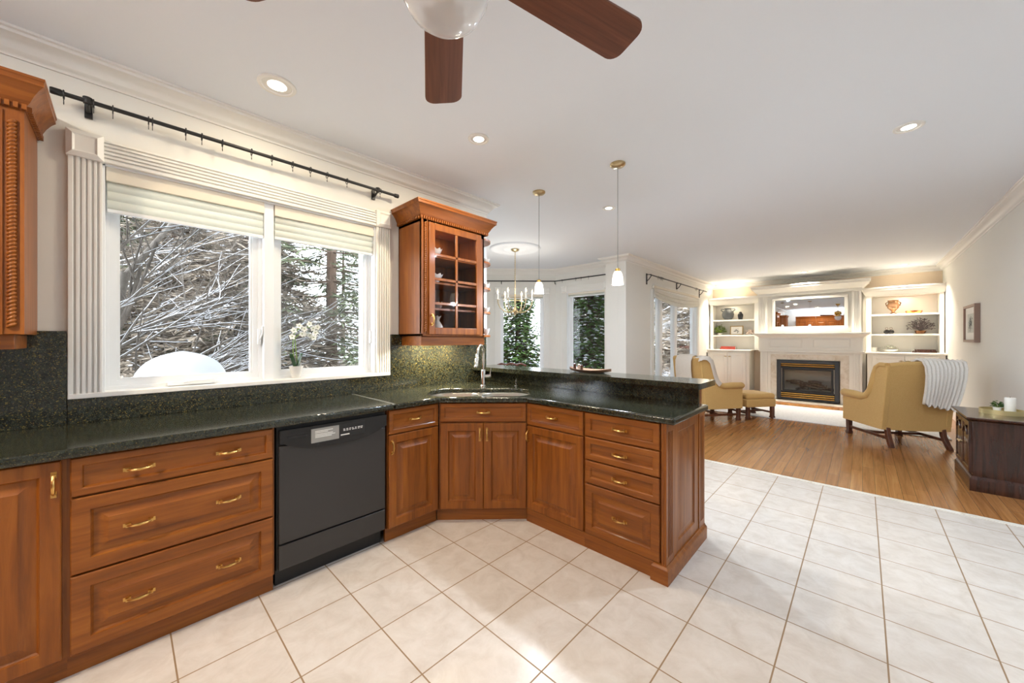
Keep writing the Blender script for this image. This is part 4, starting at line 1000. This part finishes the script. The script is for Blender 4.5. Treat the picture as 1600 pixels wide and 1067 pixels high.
# ------------------------------------------------------------------ armchairs, ottoman, rug
def armchair(label, loc, rz):
    t = thing('armchair', label, 'armchair', loc, rz, 'golden armchairs')
    hw, z0 = .335, .205
    MB().rbox(-hw+.02, -.34, z0, hw-.02, .36, .36, .03).build('seat_base', 'gold_fabric', t)
    MB().rbox(-.255, -.22, .355, .255, .385, .475, .05).build('seat_cushion', 'gold_fabric', t)
    # back: tilted slab with a bowed top
    rings = []
    N = 10
    for k in range(N+1):
        u = k/N; z = z0+(1.0-z0)*u; yb = -.335-.10*u**1.3; th = .12-.03*u; bow = 0
        w_ = hw-.012+.02*u
        rings.append([(-w_, yb, z), (-w_*.5, yb-.012, z+.018*u), (0, yb-.016, z+.026*u), (w_*.5, yb-.012, z+.018*u), (w_, yb, z), (w_, yb+th, z), (0, yb+th+.02, z+.026*u), (-w_, yb+th, z)])
    MB().loops(rings).build('backrest', 'gold_fabric', t, ang=50)
    for s_ in (-1, 1):
        # arm and wing panel: outline in y-z, thickness along x
        out = [(.345, z0), (.345, .555), (.20, .56), (.02, .55), (-.08, .565), (-.15, .63), (-.19, .74), (-.215, .86), (-.245, .97), (-.30, 1.005), (-.425, 1.0), (-.385, .62), (-.335, z0)]
        b = MB(); b.T = Matrix(((0, 0, 1, 0), (1, 0, 0, 0), (0, 1, 0, 0), (0, 0, 0, 1)))
        b.prism(out, s_*hw-.03, s_*hw+.03); b.build('side_panel', 'gold_fabric', t, bev=.008, seg=2)
        x = s_*(hw+.012)
        pts = [(x, .375, .575), (x, .34, .578), (x, .15, .578), (x, .0, .572), (x, -.085, .60), (x, -.145, .68), (x, -.18, .79), (x, -.205, .89), (x, -.24, .975), (x, -.30, 1.012), (x, -.40, 1.01)]
        MB().tube(pts, [.03, .052, .054, .05, .046, .042, .038, .036, .034, .032, .03], 12).build('rolled_arm', 'gold_fabric', t)
    MB().tube([(-hw, -.405, 1.005), (-hw*.5, -.415, 1.024), (0, -.42, 1.032), (hw*.5, -.415, 1.024), (hw, -.405, 1.005)], .034, 12).build('top_roll', 'gold_fabric', t)
    for s_ in (-1, 1):
        MB().loops([[(s_*.30+a*.028, .33+c*.028, z) for a, c in ((-1, -1), (1, -1), (1, 1), (-1, 1))] for z in (0, .03, .035, z0+.02)] if False else [[(s_*.30+a*r, .32+c*r, z) for a, c in ((-1, -1), (1, -1), (1, 1), (-1, 1))] for r, z in ((.030, 0), (.030, .035), (.024, .045), (.027, z0+.02))]).build('leg', 'leg_wood', t, bev=.003)
        MB().loops([[(s_*(.29+o)+a*.022, y+c*.024, z) for a, c in ((-1, -1), (1, -1), (1, 1), (-1, 1))] for y, o, z in ((-.40, .012, 0), (-.365, .006, .07), (-.33, 0, .15), (-.315, 0, z0+.03))]).build('leg', 'leg_wood', t, bev=.003)
        MB().box(s_*.30-.011, -.35, .085, s_*.30+.011, .31, .118).build('stretcher', 'leg_wood', t, bev=.002)
    MB().box(-.30, -.02, .088, .30, .004, .115).build('stretcher', 'leg_wood', t, bev=.002)
    return t
ac1 = armchair('golden armchair seen from behind, white throw over its back, near the dark wood cabinet', (6.985, -.285, 0), R(33.5)-pi/2)
ac2 = dup(ac1, (6.873, 1.915, 0), R(-36)-pi/2, 'golden armchair with a beige throw, partly hidden behind the granite bar')
def throw(name, label, loc, rz, m, xs, prof, rib=.012, ribs=9, seed=2, flare=0, rough_edge=.02, slope=0):
    # drape: prof is the y-z line of the fall, xs the sideways span
    t = thing(name, label, 'throw blanket', loc, rz, 'throws on the armchairs'); random.seed(seed)
    P_ = [Vector((0, y, z)) for y, z in prof]; n = 72; out = []; inn = []
    ph = [random.uniform(0, 6) for _ in range(4)]
    for k, p in enumerate(P_):
        d = (P_[min(k+1, len(P_)-1)]-P_[max(k-1, 0)]).normalized(); nn = Vector((0, d.z, -d.y)); s = k/(len(P_)-1)
        ro, ri = [], []
        for i in range(n+1):
            u = i/n; x = xs[0]+(xs[1]-xs[0])*u+flare*s*u
            a = rib*(.5+.5*cos(2*pi*ribs*u+ .6*sin(3*s+ph[0])))+.012*sin(5*u+ph[1]+2*s)*s
            e = rough_edge*s*s*sin(2*pi*ribs*u*.5+ph[2])
            ro.append(tuple(p+nn*(.014+a)+Vector((x, 0, (e if k == len(P_)-1 else 0)+slope*s*s*u)))); ri.append(tuple(p+nn*.004+Vector((x, 0, slope*s*s*u))))
        out.append(ro); inn.append(ri)
    rings = [o+i[::-1] for o, i in zip(out, inn)]
    MB().loops(rings).build('knit', m, t, ang=80)
    return t
throw('throw_blanket', 'thick ribbed white throw draped over the back of the armchair by the right wall', ac1.location, ac1.rotation_euler.z, 'throw', (-.03, .50),
      [(-.275, .72), (-.285, .86), (-.30, .97), (-.335, 1.045), (-.39, 1.075), (-.45, 1.06), (-.485, 1.0), (-.497, .90), (-.492, .80), (-.48, .70), (-.465, .62), (-.455, .555)], .016, 10, 2, -.20, slope=-.07)
th = throw('throw_blanket', 'thin pale beige throw draped over the armchair behind the bar', ac2.location, ac2.rotation_euler.z, 'throw_beige', (-.20, .20),
      [(-.26, .66), (-.275, .80), (-.295, .95), (-.335, 1.04), (-.39, 1.062), (-.44, 1.045), (-.47, .97), (-.47, .84), (-.455, .70), (-.44, .58)], .004, 14, 5)
# the strip that follows the wing edge down to the arm
b = MB(); rr = []
for y, z in ((-.44, 1.03), (-.36, 1.055), (-.29, 1.05), (-.235, 1.0), (-.20, .90), (-.17, .79), (-.125, .68), (-.07, .625)):
    rr.append([(.20, y-.02, z-.02), (.26, y+.01, z+.012), (.35, y+.012, z+.014), (.40, y+.006, z), (.405, y-.05, z-.05), (.395, y-.05, z-.05), (.35, y, z), (.26, y, z)])
b.loops(rr).build('knit', 'throw_beige', th, ang=80)
t = thing('ottoman', 'golden upholstered ottoman on dark legs in front of the left armchair', 'ottoman', (7.45, 1.405, 0), R(-36))
MB().rbox(-.275, -.235, .20, .275, .235, .335, .02).build('base', 'gold_fabric', t)
MB().rbox(-.275, -.235, .325, .275, .235, .425, .045).build('cushion', 'gold_fabric', t)
for a in (-1, 1):
    for c in (-1, 1):
        MB().loops([[(a*.235+p*r, c*.195+q_*r, z) for p, q_ in ((-1, -1), (1, -1), (1, 1), (-1, 1))] for r, z in ((.032, 0), (.032, .03), (.025, .045), (.026, .215))]).build('leg', 'leg_wood', t, bev=.003)
    MB().box(a*.235-.011, -.195, .085, a*.235+.011, .195, .115).build('stretcher', 'leg_wood', t, bev=.002)
MB().box(-.235, -.011, .085, .235, .011, .115).build('stretcher', 'leg_wood', t, bev=.002)
t = thing('rug', 'white area rug in front of the fireplace under the armchairs', 'rug', (8.2, .7, 0))
part(MB().box(7.50, -.85, .0005, 9.12, 2.35, .012), 'pile', 'rug', bev=.004)

# ------------------------------------------------------------------ dark console and what stands on it
t = thing('console_cabinet', 'dark mahogany cabinet with arched doors against the right wall', 'cabinet', (5.50, -.895, 0), pi)
# local: +x is world -x, +y is world -y; doors face world +y
hw, hd = .345, .195
MB().box(-hw, -hd, .06, hw, hd, .615).build('carcass', 'dark_wood', t, bev=.003)
MB().sweep([(0, 0), (.020, 0), (.020, .10), (.012, .115), (.006, .13), (0, .13)], [(-hw, hd), (-hw, -hd), (hw, -hd), (hw, hd-.0)], side=1).build('plinth', 'dark_wood', t)
tp = []
MB().sweep([(0, .612), (.012, .612), (.02, .622), (.036, .628), (.040, .636), (.036, .645), (0, .645)], [(-hw, hd), (-hw, -hd), (hw, -hd), (hw, hd)], side=1).box(-hw, -hd, .612, hw, hd, .645).build('top', 'dark_wood', t)
for x0, x1, kx in ((-hw+.03, -.003, -.03), (.003, hw-.03, .03)):
    d = MB().panel(x0, .145, x1, .60, [(0, -hd-.014), (.003, -hd-.018), (.035, -hd-.018), (.04, -hd-.012), (.05, -hd-.010), (.075, -hd-.016)], -hd).build('door', 'dark_wood', t, ang=25)
    xm = (x0+x1)/2
    MB().tube([(xm+.09*cos(a), -hd-.019, .47+.07*sin(a)) for a in [pi*k/12 for k in range(13)]], .006, 6).build('arch_moulding', 'dark_wood', d)
    MB().lathe([(0, 0), (.006, 0), (.006, .012), (.011, .018), (.008, .026), (0, .028)], seg=14).build('knob', 'brass_light', d).matrix_local = Matrix.Translation((kx, -hd-.018, .37)) @ Matrix.Rotation(pi/2, 4, 'X')
CT = .6455
t = thing('tray', 'round pale gold tray on the dark cabinet', 'tray', (5.57, -.925, CT))
MB().lathe([(0, .004), (.125, .004), (.127, .042), (.131, .042), (.131, 0), (0, 0)], seg=48).build('tray', mat('pale_gold', lin(208, 192, 140), .35, .7), t)
leafy('potted_plant', 'small green plant in a white pot on the gold tray', (5.625, -.908, CT+.0045), 46, .042, .06, 'leaf', (.027, .048), 31, .022, .03)
t = thing('candle', 'thick white pillar candle on the gold tray', 'candle', (5.60, -.978, CT+.0045))
MB().lathe([(.032, 0), (.034, .003), (.034, .142), (.031, .146), (0, .144)], seg=32).build('wax', 'candle', t)
MB().tube([(0, 0, .143), (.001, 0, .156)], .0015, 5).build('wick', 'black_dull', t)

# ------------------------------------------------------------------ bar tray, orchid, dining set
t = thing('serving_tray', 'long boat-shaped wooden tray on the raised bar', 'tray', (2.625, 1.62, 1.0615), R(-88))
rings = []
for k in range(13):
    u = -1+2*k/12; w_ = .075*sqrt(max(0, 1-u*u))+.004; z = .016*u*u
    rings.append([(u*.19, -w_, z+.022), (u*.19, -w_*.55, z), (u*.19, w_*.55, z), (u*.19, w_, z+.022), (u*.19, w_*.9, z+.022), (u*.19, w_*.5, z+.005), (u*.19, -w_*.5, z+.005), (u*.19, -w_*.9, z+.022)])
MB().loops(rings).build('tray', 'tray_wood', t, ang=60)
for k in range(3):
    q = thing('salt_shaker', ['small dark shaker at the outer end of the bar tray', 'small steel shaker in the middle of the three on the bar tray', 'small dark shaker nearest the middle of the bar tray'][k], 'shaker', (2.625+.012*(k % 2), 1.765-.034*k, 1.0705+.004*(2-k)), 0, 'shakers on the bar tray')
    MB().lathe([(.011, 0), (.013, .003), (.010, .03), (.012, .034), (.012, .044), (.006, .05), (0, .051)], seg=14).build('body', ('dark_wood', 'steel', 'dark_wood')[k], q)
t = thing('orchid', 'white orchid in a small white pot on the kitchen window sill', 'orchid', (.835, 2.895, 1.0595))
MB().lathe([(.026, 0), (.028, .003), (.043, .078), (.045, .084), (.039, .084), (.037, .07), (0, .068)], seg=28).build('pot', 'porcelain', t)
MB().tube([(-.012, 0, .07), (-.02, 0, .20), (-.022, -.01, .30), (.01, -.015, .345), (.07, -.02, .36), (.12, -.02, .34)], .0035, 7).tube([(.01, 0, .07), (.0, 0, .18), (-.005, .01, .28), (.03, .01, .315), (.08, .01, .31), (.11, .01, .27)], .0035, 7).build('stem', 'stem', t)
b = MB()
for s_ in (-1, 1):
    rings = []
    for k in range(9):
        u = k/8; w_ = .028*sin(pi*(u*.93+.05))**.7; x = s_*(.008+.03*u); z = .07+.105*u
        rings.append([(x-.01*s_, -w_, z), (x+.006*s_, 0, z-.004), (x-.01*s_, w_, z), (x-.012*s_, 0, z)])
    b.loops(rings)
b.build('leaf', 'leaf_dark', t)
random.seed(5)
fpos = [(-.02, -.02, .335), (-.03, -.015, .29), (.01, -.03, .365), (.045, -.03, .345), (.075, -.035, .38), (.10, -.03, .35), (.13, -.03, .36), (.12, -.02, .32), (.09, 0, .30), (.115, 0, .285), (.05, 0, .31), (.03, -.025, .31)]
pm, cmx = MB(), MB()
for k, p in enumerate(fpos):
    p = Vector(p); f = Vector((random.uniform(-.6, .2), -1, random.uniform(-.3, .2))).normalized(); u = f.cross(Vector((0, 0, 1))).normalized(); v_ = u.cross(f)
    for j in range(5):
        g = 2*pi*j/5+.3*k; dv = u*cos(g)+v_*sin(g); sv = u*-sin(g)+v_*cos(g)
        pm.add([p, p+dv*.012-sv*.010+f*.002, p+dv*.024+f*.004, p+dv*.012+sv*.010+f*.002], [(0, 1, 2, 3)])
    cmx.lathe([(0, -.004), (.005, 0), (0, .005)], tuple(p+f*.004), 6)
pm.build('blossom', 'petal', t); cmx.build('blossom_centre', 'leaf_yellow', t)
t = thing('dining_table', 'dining table in the bay, just behind the bar', 'dining table', (4.19, 3.92, 0))
MB().lathe([(0, .72), (.58, .72), (.60, .73), (.60, .748), (.59, .755), (0, .755)], seg=48).build('table_top', 'chair_wood', t)
MB().lathe([(.30, 0), (.28, .04), (.09, .08), (.06, .2), (.10, .4), (.06, .6), (.16, .72)], seg=28).build('pedestal', 'chair_wood', t)
t = thing('dining_chair', 'carved dark wood dining chair in front of the bay window', 'dining chair', (4.83, 4.61, 0), R(43.6)+pi/2)
MB().rbox(-.25, -.22, .40, .25, .24, .48, .03).build('seat', 'throw_beige', t)
cr = []
for k in range(21):
    u = -1+2*k/20; z = .845+.028*cos(u*pi)*0+.022*(1-u*u)+.012*cos(3*pi*u)+.014*abs(u)**6; cr.append((u*.27, -.235, z))
MB().tube(cr, [.018]+[.020]*19+[.014], 8).build('crest_rail', 'chair_wood', t)
sp = MB()
for s_ in (-1, 1): sp.tube([(s_*.05, -.225, .48), (s_*.06, -.23, .6), (s_*.03, -.232, .72), (s_*.12, -.235, .84)], .012, 6).tube([(s_*.03, -.232, .72), (s_*.02, -.234, .80), (0, -.235, .85)], .011, 6)
sp.build('splat', 'chair_wood', t)
for s_ in (-1, 1):
    MB().tube([(s_*.22, -.26, 0), (s_*.22, -.21, .42), (s_*.24, -.22, .65), (s_*.26, -.235, .85)], .018, 8).build('leg', 'chair_wood', t)
    MB().tube([(s_*.22, .21, .42), (s_*.235, .23, .25), (s_*.22, .22, 0)], [.025, .022, .018], 8).build('leg', 'chair_wood', t)
for k, (x, y, l) in enumerate(((3.95, 4.12, 'clear glass tumbler on the dining table below the carved chair back'), (4.22, 3.90, 'clear glass tumbler at the middle of the dining table'), (4.42, 3.66, 'clear glass tumbler on the dining table nearest the bar tray'))):
    q = thing('tumbler', l, 'glass', (x, y, .7555), 0, 'glasses on the dining table')
    MB().lathe([(.03, 0), (.034, .004), (.04, .12), (.037, .12), (.031, .01), (0, .009)], seg=20).build('glass', 'crystal', q)

# ------------------------------------------------------------------ the winter garden
GZ = -.45
random.seed(20)
nx = 70; vs, fs = [], []
for i in range(nx+1):
    for j in range(nx+1):
        x = -50+110*i/nx; y = -50+110*j/nx
        z = GZ+.10*sin(x*.7+1)*cos(y*.6)+.06*sin(x*1.9+y*1.3)+ (max(0, y-14)*.05 if y > 14 else 0)
        if -4 < x < 12 and -5 < y < 6.5: z = min(z, GZ)
        vs.append((x, y, z))
for i in range(nx):
    for j in range(nx): a = i*(nx+1)+j; fs.append((a, a+nx+1, a+nx+2, a+1))
g = MB(); g.v, g.f = vs, fs; struct(g.build('ground', 'snow'))
# conifer: trunk, drooping sprays of needles, snow on the sprays
def conifer_meshes(seed, H=9.0, Rb=2.6, levels=38, per=11, mt='needles', snow=.25, open_=0., bare=.6, spray=.22):
    rnd = random.Random(seed); b, sn, tr = MB(), MB(), MB()
    tr.tube([(0, 0, 0), (.04, .02, H*.5), (0, 0, H*.98)], [.15, .10, .02], 8)
    for lv_ in range(levels):
        t = lv_/levels; z = bare+(H-bare)*t; L = Rb*(1-t)**.75*rnd.uniform(.75, 1.1)+.12
        for k in range(per):
            if rnd.random() < open_: continue
            a = 2*pi*(k+rnd.random())/per; l = L*rnd.uniform(.7, 1.1); droop = rnd.uniform(.12, .34)
            tr.tube([(0, 0, z), (l*.5*cos(a), l*.5*sin(a), z-droop*l*.25), (l*.9*cos(a), l*.9*sin(a), z-droop*l*.8)], [.022, .014, .006], 3)
            n = max(4, int(l*9))
            for j in range(n):
                s = .2+.8*(j+rnd.random())/n; c = Vector((l*s*cos(a), l*s*sin(a), z-droop*l*s*s))
                da = a+rnd.uniform(-1.1, 1.1); d = Vector((cos(da), sin(da), rnd.uniform(-.5, .25))).normalized()
                u = d.cross(Vector((0, 0, 1))).normalized(); u = (u+Vector((0, 0, rnd.uniform(-.8, .8)))).normalized()
                w_ = spray*rnd.uniform(.7, 1.3)
                for q in (-1, 1, 0):
                    dd = (d+u*q*.6).normalized(); uu = dd.cross(Vector((rnd.uniform(-1, 1), rnd.uniform(-1, 1), 1))).normalized()
                    b.add([c, c+dd*w_*.5+uu*.022, c+dd*w_, c+dd*w_*.5-uu*.022], [(0, 1, 2, 3)])
                if rnd.random() < snow:
                    p = c+Vector((0, 0, .02)); r = rnd.uniform(.03, .075)
                    sn.add([p+Vector((r*1.6*d.x, r*1.6*d.y, 0)), p+Vector((-r*d.y, r*d.x, 0)), p-Vector((r*1.2*d.x, r*1.2*d.y, 0)), p+Vector((r*d.y, -r*d.x, 0)), p+Vector((0, 0, r*.6))], [(0, 1, 4), (1, 2, 4), (2, 3, 4), (3, 0, 4), (0, 3, 2, 1)])
    return b.mesh('needles', M[mt], False), sn.mesh('snow', M['snow'], False), tr.mesh('trunk', M['bark_brown'], False)
def tree(name, label, meshes, loc, rz=0, sc=1, group=None):
    t = thing(name, label, 'tree', loc, rz, group); t.scale = (sc, sc, sc)
    for nm, me in zip(('foliage', 'snow_load', 'trunk'), meshes):
        o = bpy.data.objects.new(nm, me); C.objects.link(o); o.parent = t
    return t
ca = conifer_meshes(1, mt='needles', snow=.07, spray=.27); cb = conifer_meshes(2, H=10, Rb=3.1, levels=36, mt='needles', snow=.06, spray=.29)
cc = conifer_meshes(3, H=11, Rb=2.6, levels=26, per=8, mt='needles', snow=.06, open_=.25, bare=1.5, spray=.36)
tw = conifer_meshes(4, H=6.0, Rb=3.4, levels=34, per=12, mt='twig', snow=.14, bare=.4, spray=.34)
cd_ = conifer_meshes(5, H=5.2, Rb=1.15, levels=60, per=12, mt='cedar', snow=.22, bare=.15, spray=.16)
random.seed(31)
rows = [  # (x, y, kind, scale)
 (-2.6, 15, ca, 1.1), (-.6, 14, cb, 1.0), (1.4, 15.5, ca, 1.25), (3.0, 14.5, ca, .95), (.4, 19, cb, 1.3), (-2, 20, cb, 1.4), (2.6, 20, ca, 1.5),
 (9.6, 24, cb, 1.0), (13, 22, cb, 1.2), (15.5, 19, ca, 1.3)]
grp = 'evergreens beyond the garden'
for x, y, k, s_ in rows:
    tree('evergreen_tree', 'dark evergreen tree standing in the snowy garden', k, (x, y, GZ), random.uniform(0, 6), s_, grp)
tree('pine_tree', 'tall open pine with a bare trunk outside the right kitchen window pane', cc, (3.42, 9.2, GZ), 1.0, .95)
for x, y, s_, l in ((1.95, 9.4, .8, 'brown twiggy larch left of the open pine, seen through the right kitchen window'), (.9, 11.2, .85, 'brown twiggy larch among the evergreens behind the bare tree'),
   (17, 9.5, 1.2, 'brown twiggy larch seen through the near pane of the living room window'), (24, 9.6, 1.5, 'brown twiggy larch seen through the middle pane of the living room window'), (29, 9.9, 1.5, 'brown twiggy larch seen through the far pane of the living room window'), (26, 14, 1.7, 'tall brown larch well behind the cedars, far from the living room window')):
    tree('larch_tree', l, tw, (x, y, GZ), x, s_, 'brown larches')
for x, y, s_, l in ((6.55, 7.35, .86, 'snow-dusted cedar outside the bay window behind the chandelier, on its left'), (7.35, 6.75, .80, 'snow-dusted cedar outside the bay window behind the chandelier, on its right'), (8.15, 5.05, .98, 'tall snow-dusted cedar outside the narrow bay window'), (5.6, 8.2, .95, 'snow-dusted cedar outside the far side of the dining bay')):
    tree('cedar_tree', l, cd_, (x, y, GZ), x*3, s_, 'snowy cedars round the bay')
# bare deciduous trees with snow along their branches
def bare_tree(name, label, loc, seed, base_dirs, depth=5, L0=1.6, r0=.075, group=None, twigs=4, zmin=None):
    rnd = random.Random(seed); b, sn = MB(), MB(); t = thing(name, label, 'tree', loc, 0, group)
    def grow(p, d, L, r, lev):
        n = 5; pts = [p]; q = p.copy(); dd = d.copy()
        for k in range(n):
            dd = (dd+Vector((rnd.uniform(-.09, .09), rnd.uniform(-.09, .09), rnd.uniform(-.06, .08)))).normalized(); q = q+dd*L/n; pts.append(q.copy())
        rad = [r*(1-.45*k/n) for k in range(n+1)]
        b.tube(pts, rad, 7 if lev < 2 else 4)
        if abs(dd.z) < .8 and lev <= 3 and r > .0026:
            up = Vector((0, 0, 1)); sn.tube([x+up*(ra*.62+.001) for x, ra in zip(pts, rad)], [ra*.5+.0008 for ra in rad], 5)
        if lev >= depth: return
        for k in range(rnd.choice((3, 4, 4, 5)) if lev else 6):
            s = rnd.uniform(.3, 1); i = min(n-1, int(s*n)); base = pts[i].lerp(pts[i+1], s*n-i)
            ax = Vector((rnd.uniform(-1, 1), rnd.uniform(-1, 1), rnd.uniform(-.5, .6))).normalized()
            nd = (dd*1.0+ax*rnd.uniform(.5, 1.0)); nd.z = nd.z*.8+.05; grow(base, nd.normalized(), L*rnd.uniform(.5, .78), rad[i]*rnd.uniform(.42, .62), lev+1)
    for p, d, L, r in base_dirs: grow(Vector(p), Vector(d).normalized(), L, r, 0)
    b.build('branches', 'bark', t, smooth=True, ang=80); sn.build('snow_load', 'snow', t, ang=80)
    return t
bare_tree('bare_tree', 'grey leafless tree with snow along its branches close outside the left kitchen window', (.05, 6.1, GZ), 5,
          [((-.5, 0, 0), (.16, -.05, 1), 2.6, .085), ((-.5, 0, 0), (.04, .05, 1), 2.6, .06), ((-.42, -.02, 1.0), (.5, -.2, .9), 1.7, .034), ((-.45, 0, .8), (.95, .0, .30), 1.7, .030), ((-.48, 0, 1.1), (.9, -.25, .22), 1.7, .026), ((-.46, 0, .9), (.85, .3, .55), 1.8, .028), ((-.5, 0, 1.5), (.8, .2, .5), 1.7, .024), ((-.5, 0, .6), (.9, -.1, .6), 1.7, .026)], depth=5)
bare_tree('bare_tree', 'slender leafless tree with snowy twigs behind the bay window', (9.2, 8.2, GZ), 8, [((0, 0, 0), (.05, 0, 1), 2.6, .08), ((.02, 0, 1.2), (.3, .3, .9), 2.2, .05), ((0, 0, 1), (-.35, -.2, .9), 2.2, .05)], depth=4)
bare_tree('bare_tree', 'leafless tree with snowy branches outside the living room window', (12.6, 6.6, GZ), 13, [((0, 0, 0), (.05, .05, 1), 2.4, .10), ((0, 0, .8), (-.5, -.2, .75), 2.2, .06), ((0, 0, .9), (.5, .2, .8), 2.2, .06), ((0, 0, 1.2), (-.3, -.5, .5), 2.0, .05)], depth=4)
# snow heap, fence, garden hedge under snow
t = thing('snow_mound', 'smooth rounded mound of snow close outside the left kitchen window', 'snow', (.36, 4.4, GZ-.05))
rings = []
for r, z in ((.62, 0), (.60, .9), (.575, 1.35), (.555, 1.50), (.50, 1.62), (.40, 1.705), (.26, 1.755), (.12, 1.775), (.02, 1.78)):
    rings.append([(.58*r*cos(a)*(1+.05*sin(2*a+1)), .58*r*sin(a)*(1+.05*cos(3*a)), z*.96+.02*sin(a)) for a in [2*pi*i/40 for i in range(40)]])
MB().loops(rings).build('heap', 'snow', t, ang=80, sub=1)
t = thing('fence', 'weathered board fence topped with snow outside the right kitchen window', 'fence', (5.5, 12.2, GZ))
b, s_ = MB(), MB()
for k in range(44):
    x = -2.2+.165*k; b.box(x, -.012, 0, x+.15, .012, 1.10+.02*(k % 3))
for z in (.3, .85): b.box(-2.2, .012, z, 5.1, .05, z+.09)
s_.tube([(-2.25, 0, 1.15), (0, 0, 1.17), (2, 0, 1.15), (5.1, 0, 1.16)], .055, 8)
b.build('boards', 'fence', t); s_.build('snow_cap', 'snow', t)
for k, (x, y, r, l) in enumerate(((11.2, 5.6, .75, 'low snow-covered shrub outside the living room window, nearer the glass'), (13.6, 7.6, 1.0, 'broad snow-covered shrub farther out from the living room window'))):
    t = thing('snowy_shrub', l, 'shrub', (x, y, GZ), 0, 'snow-covered shrubs'); rings = []
    for q, z in ((1, 0), (1.05, .3), (.95, .6), (.7, .85), (.35, .98), (.03, 1.0)):
        rings.append([(r*q*cos(a)*(1+.08*sin(3*a+k)), r*q*sin(a)*(1+.08*cos(2*a)), z*r) for a in [2*pi*i/28 for i in range(28)]])
    MB().loops(rings).build('snow_load', 'snow', t, ang=80)
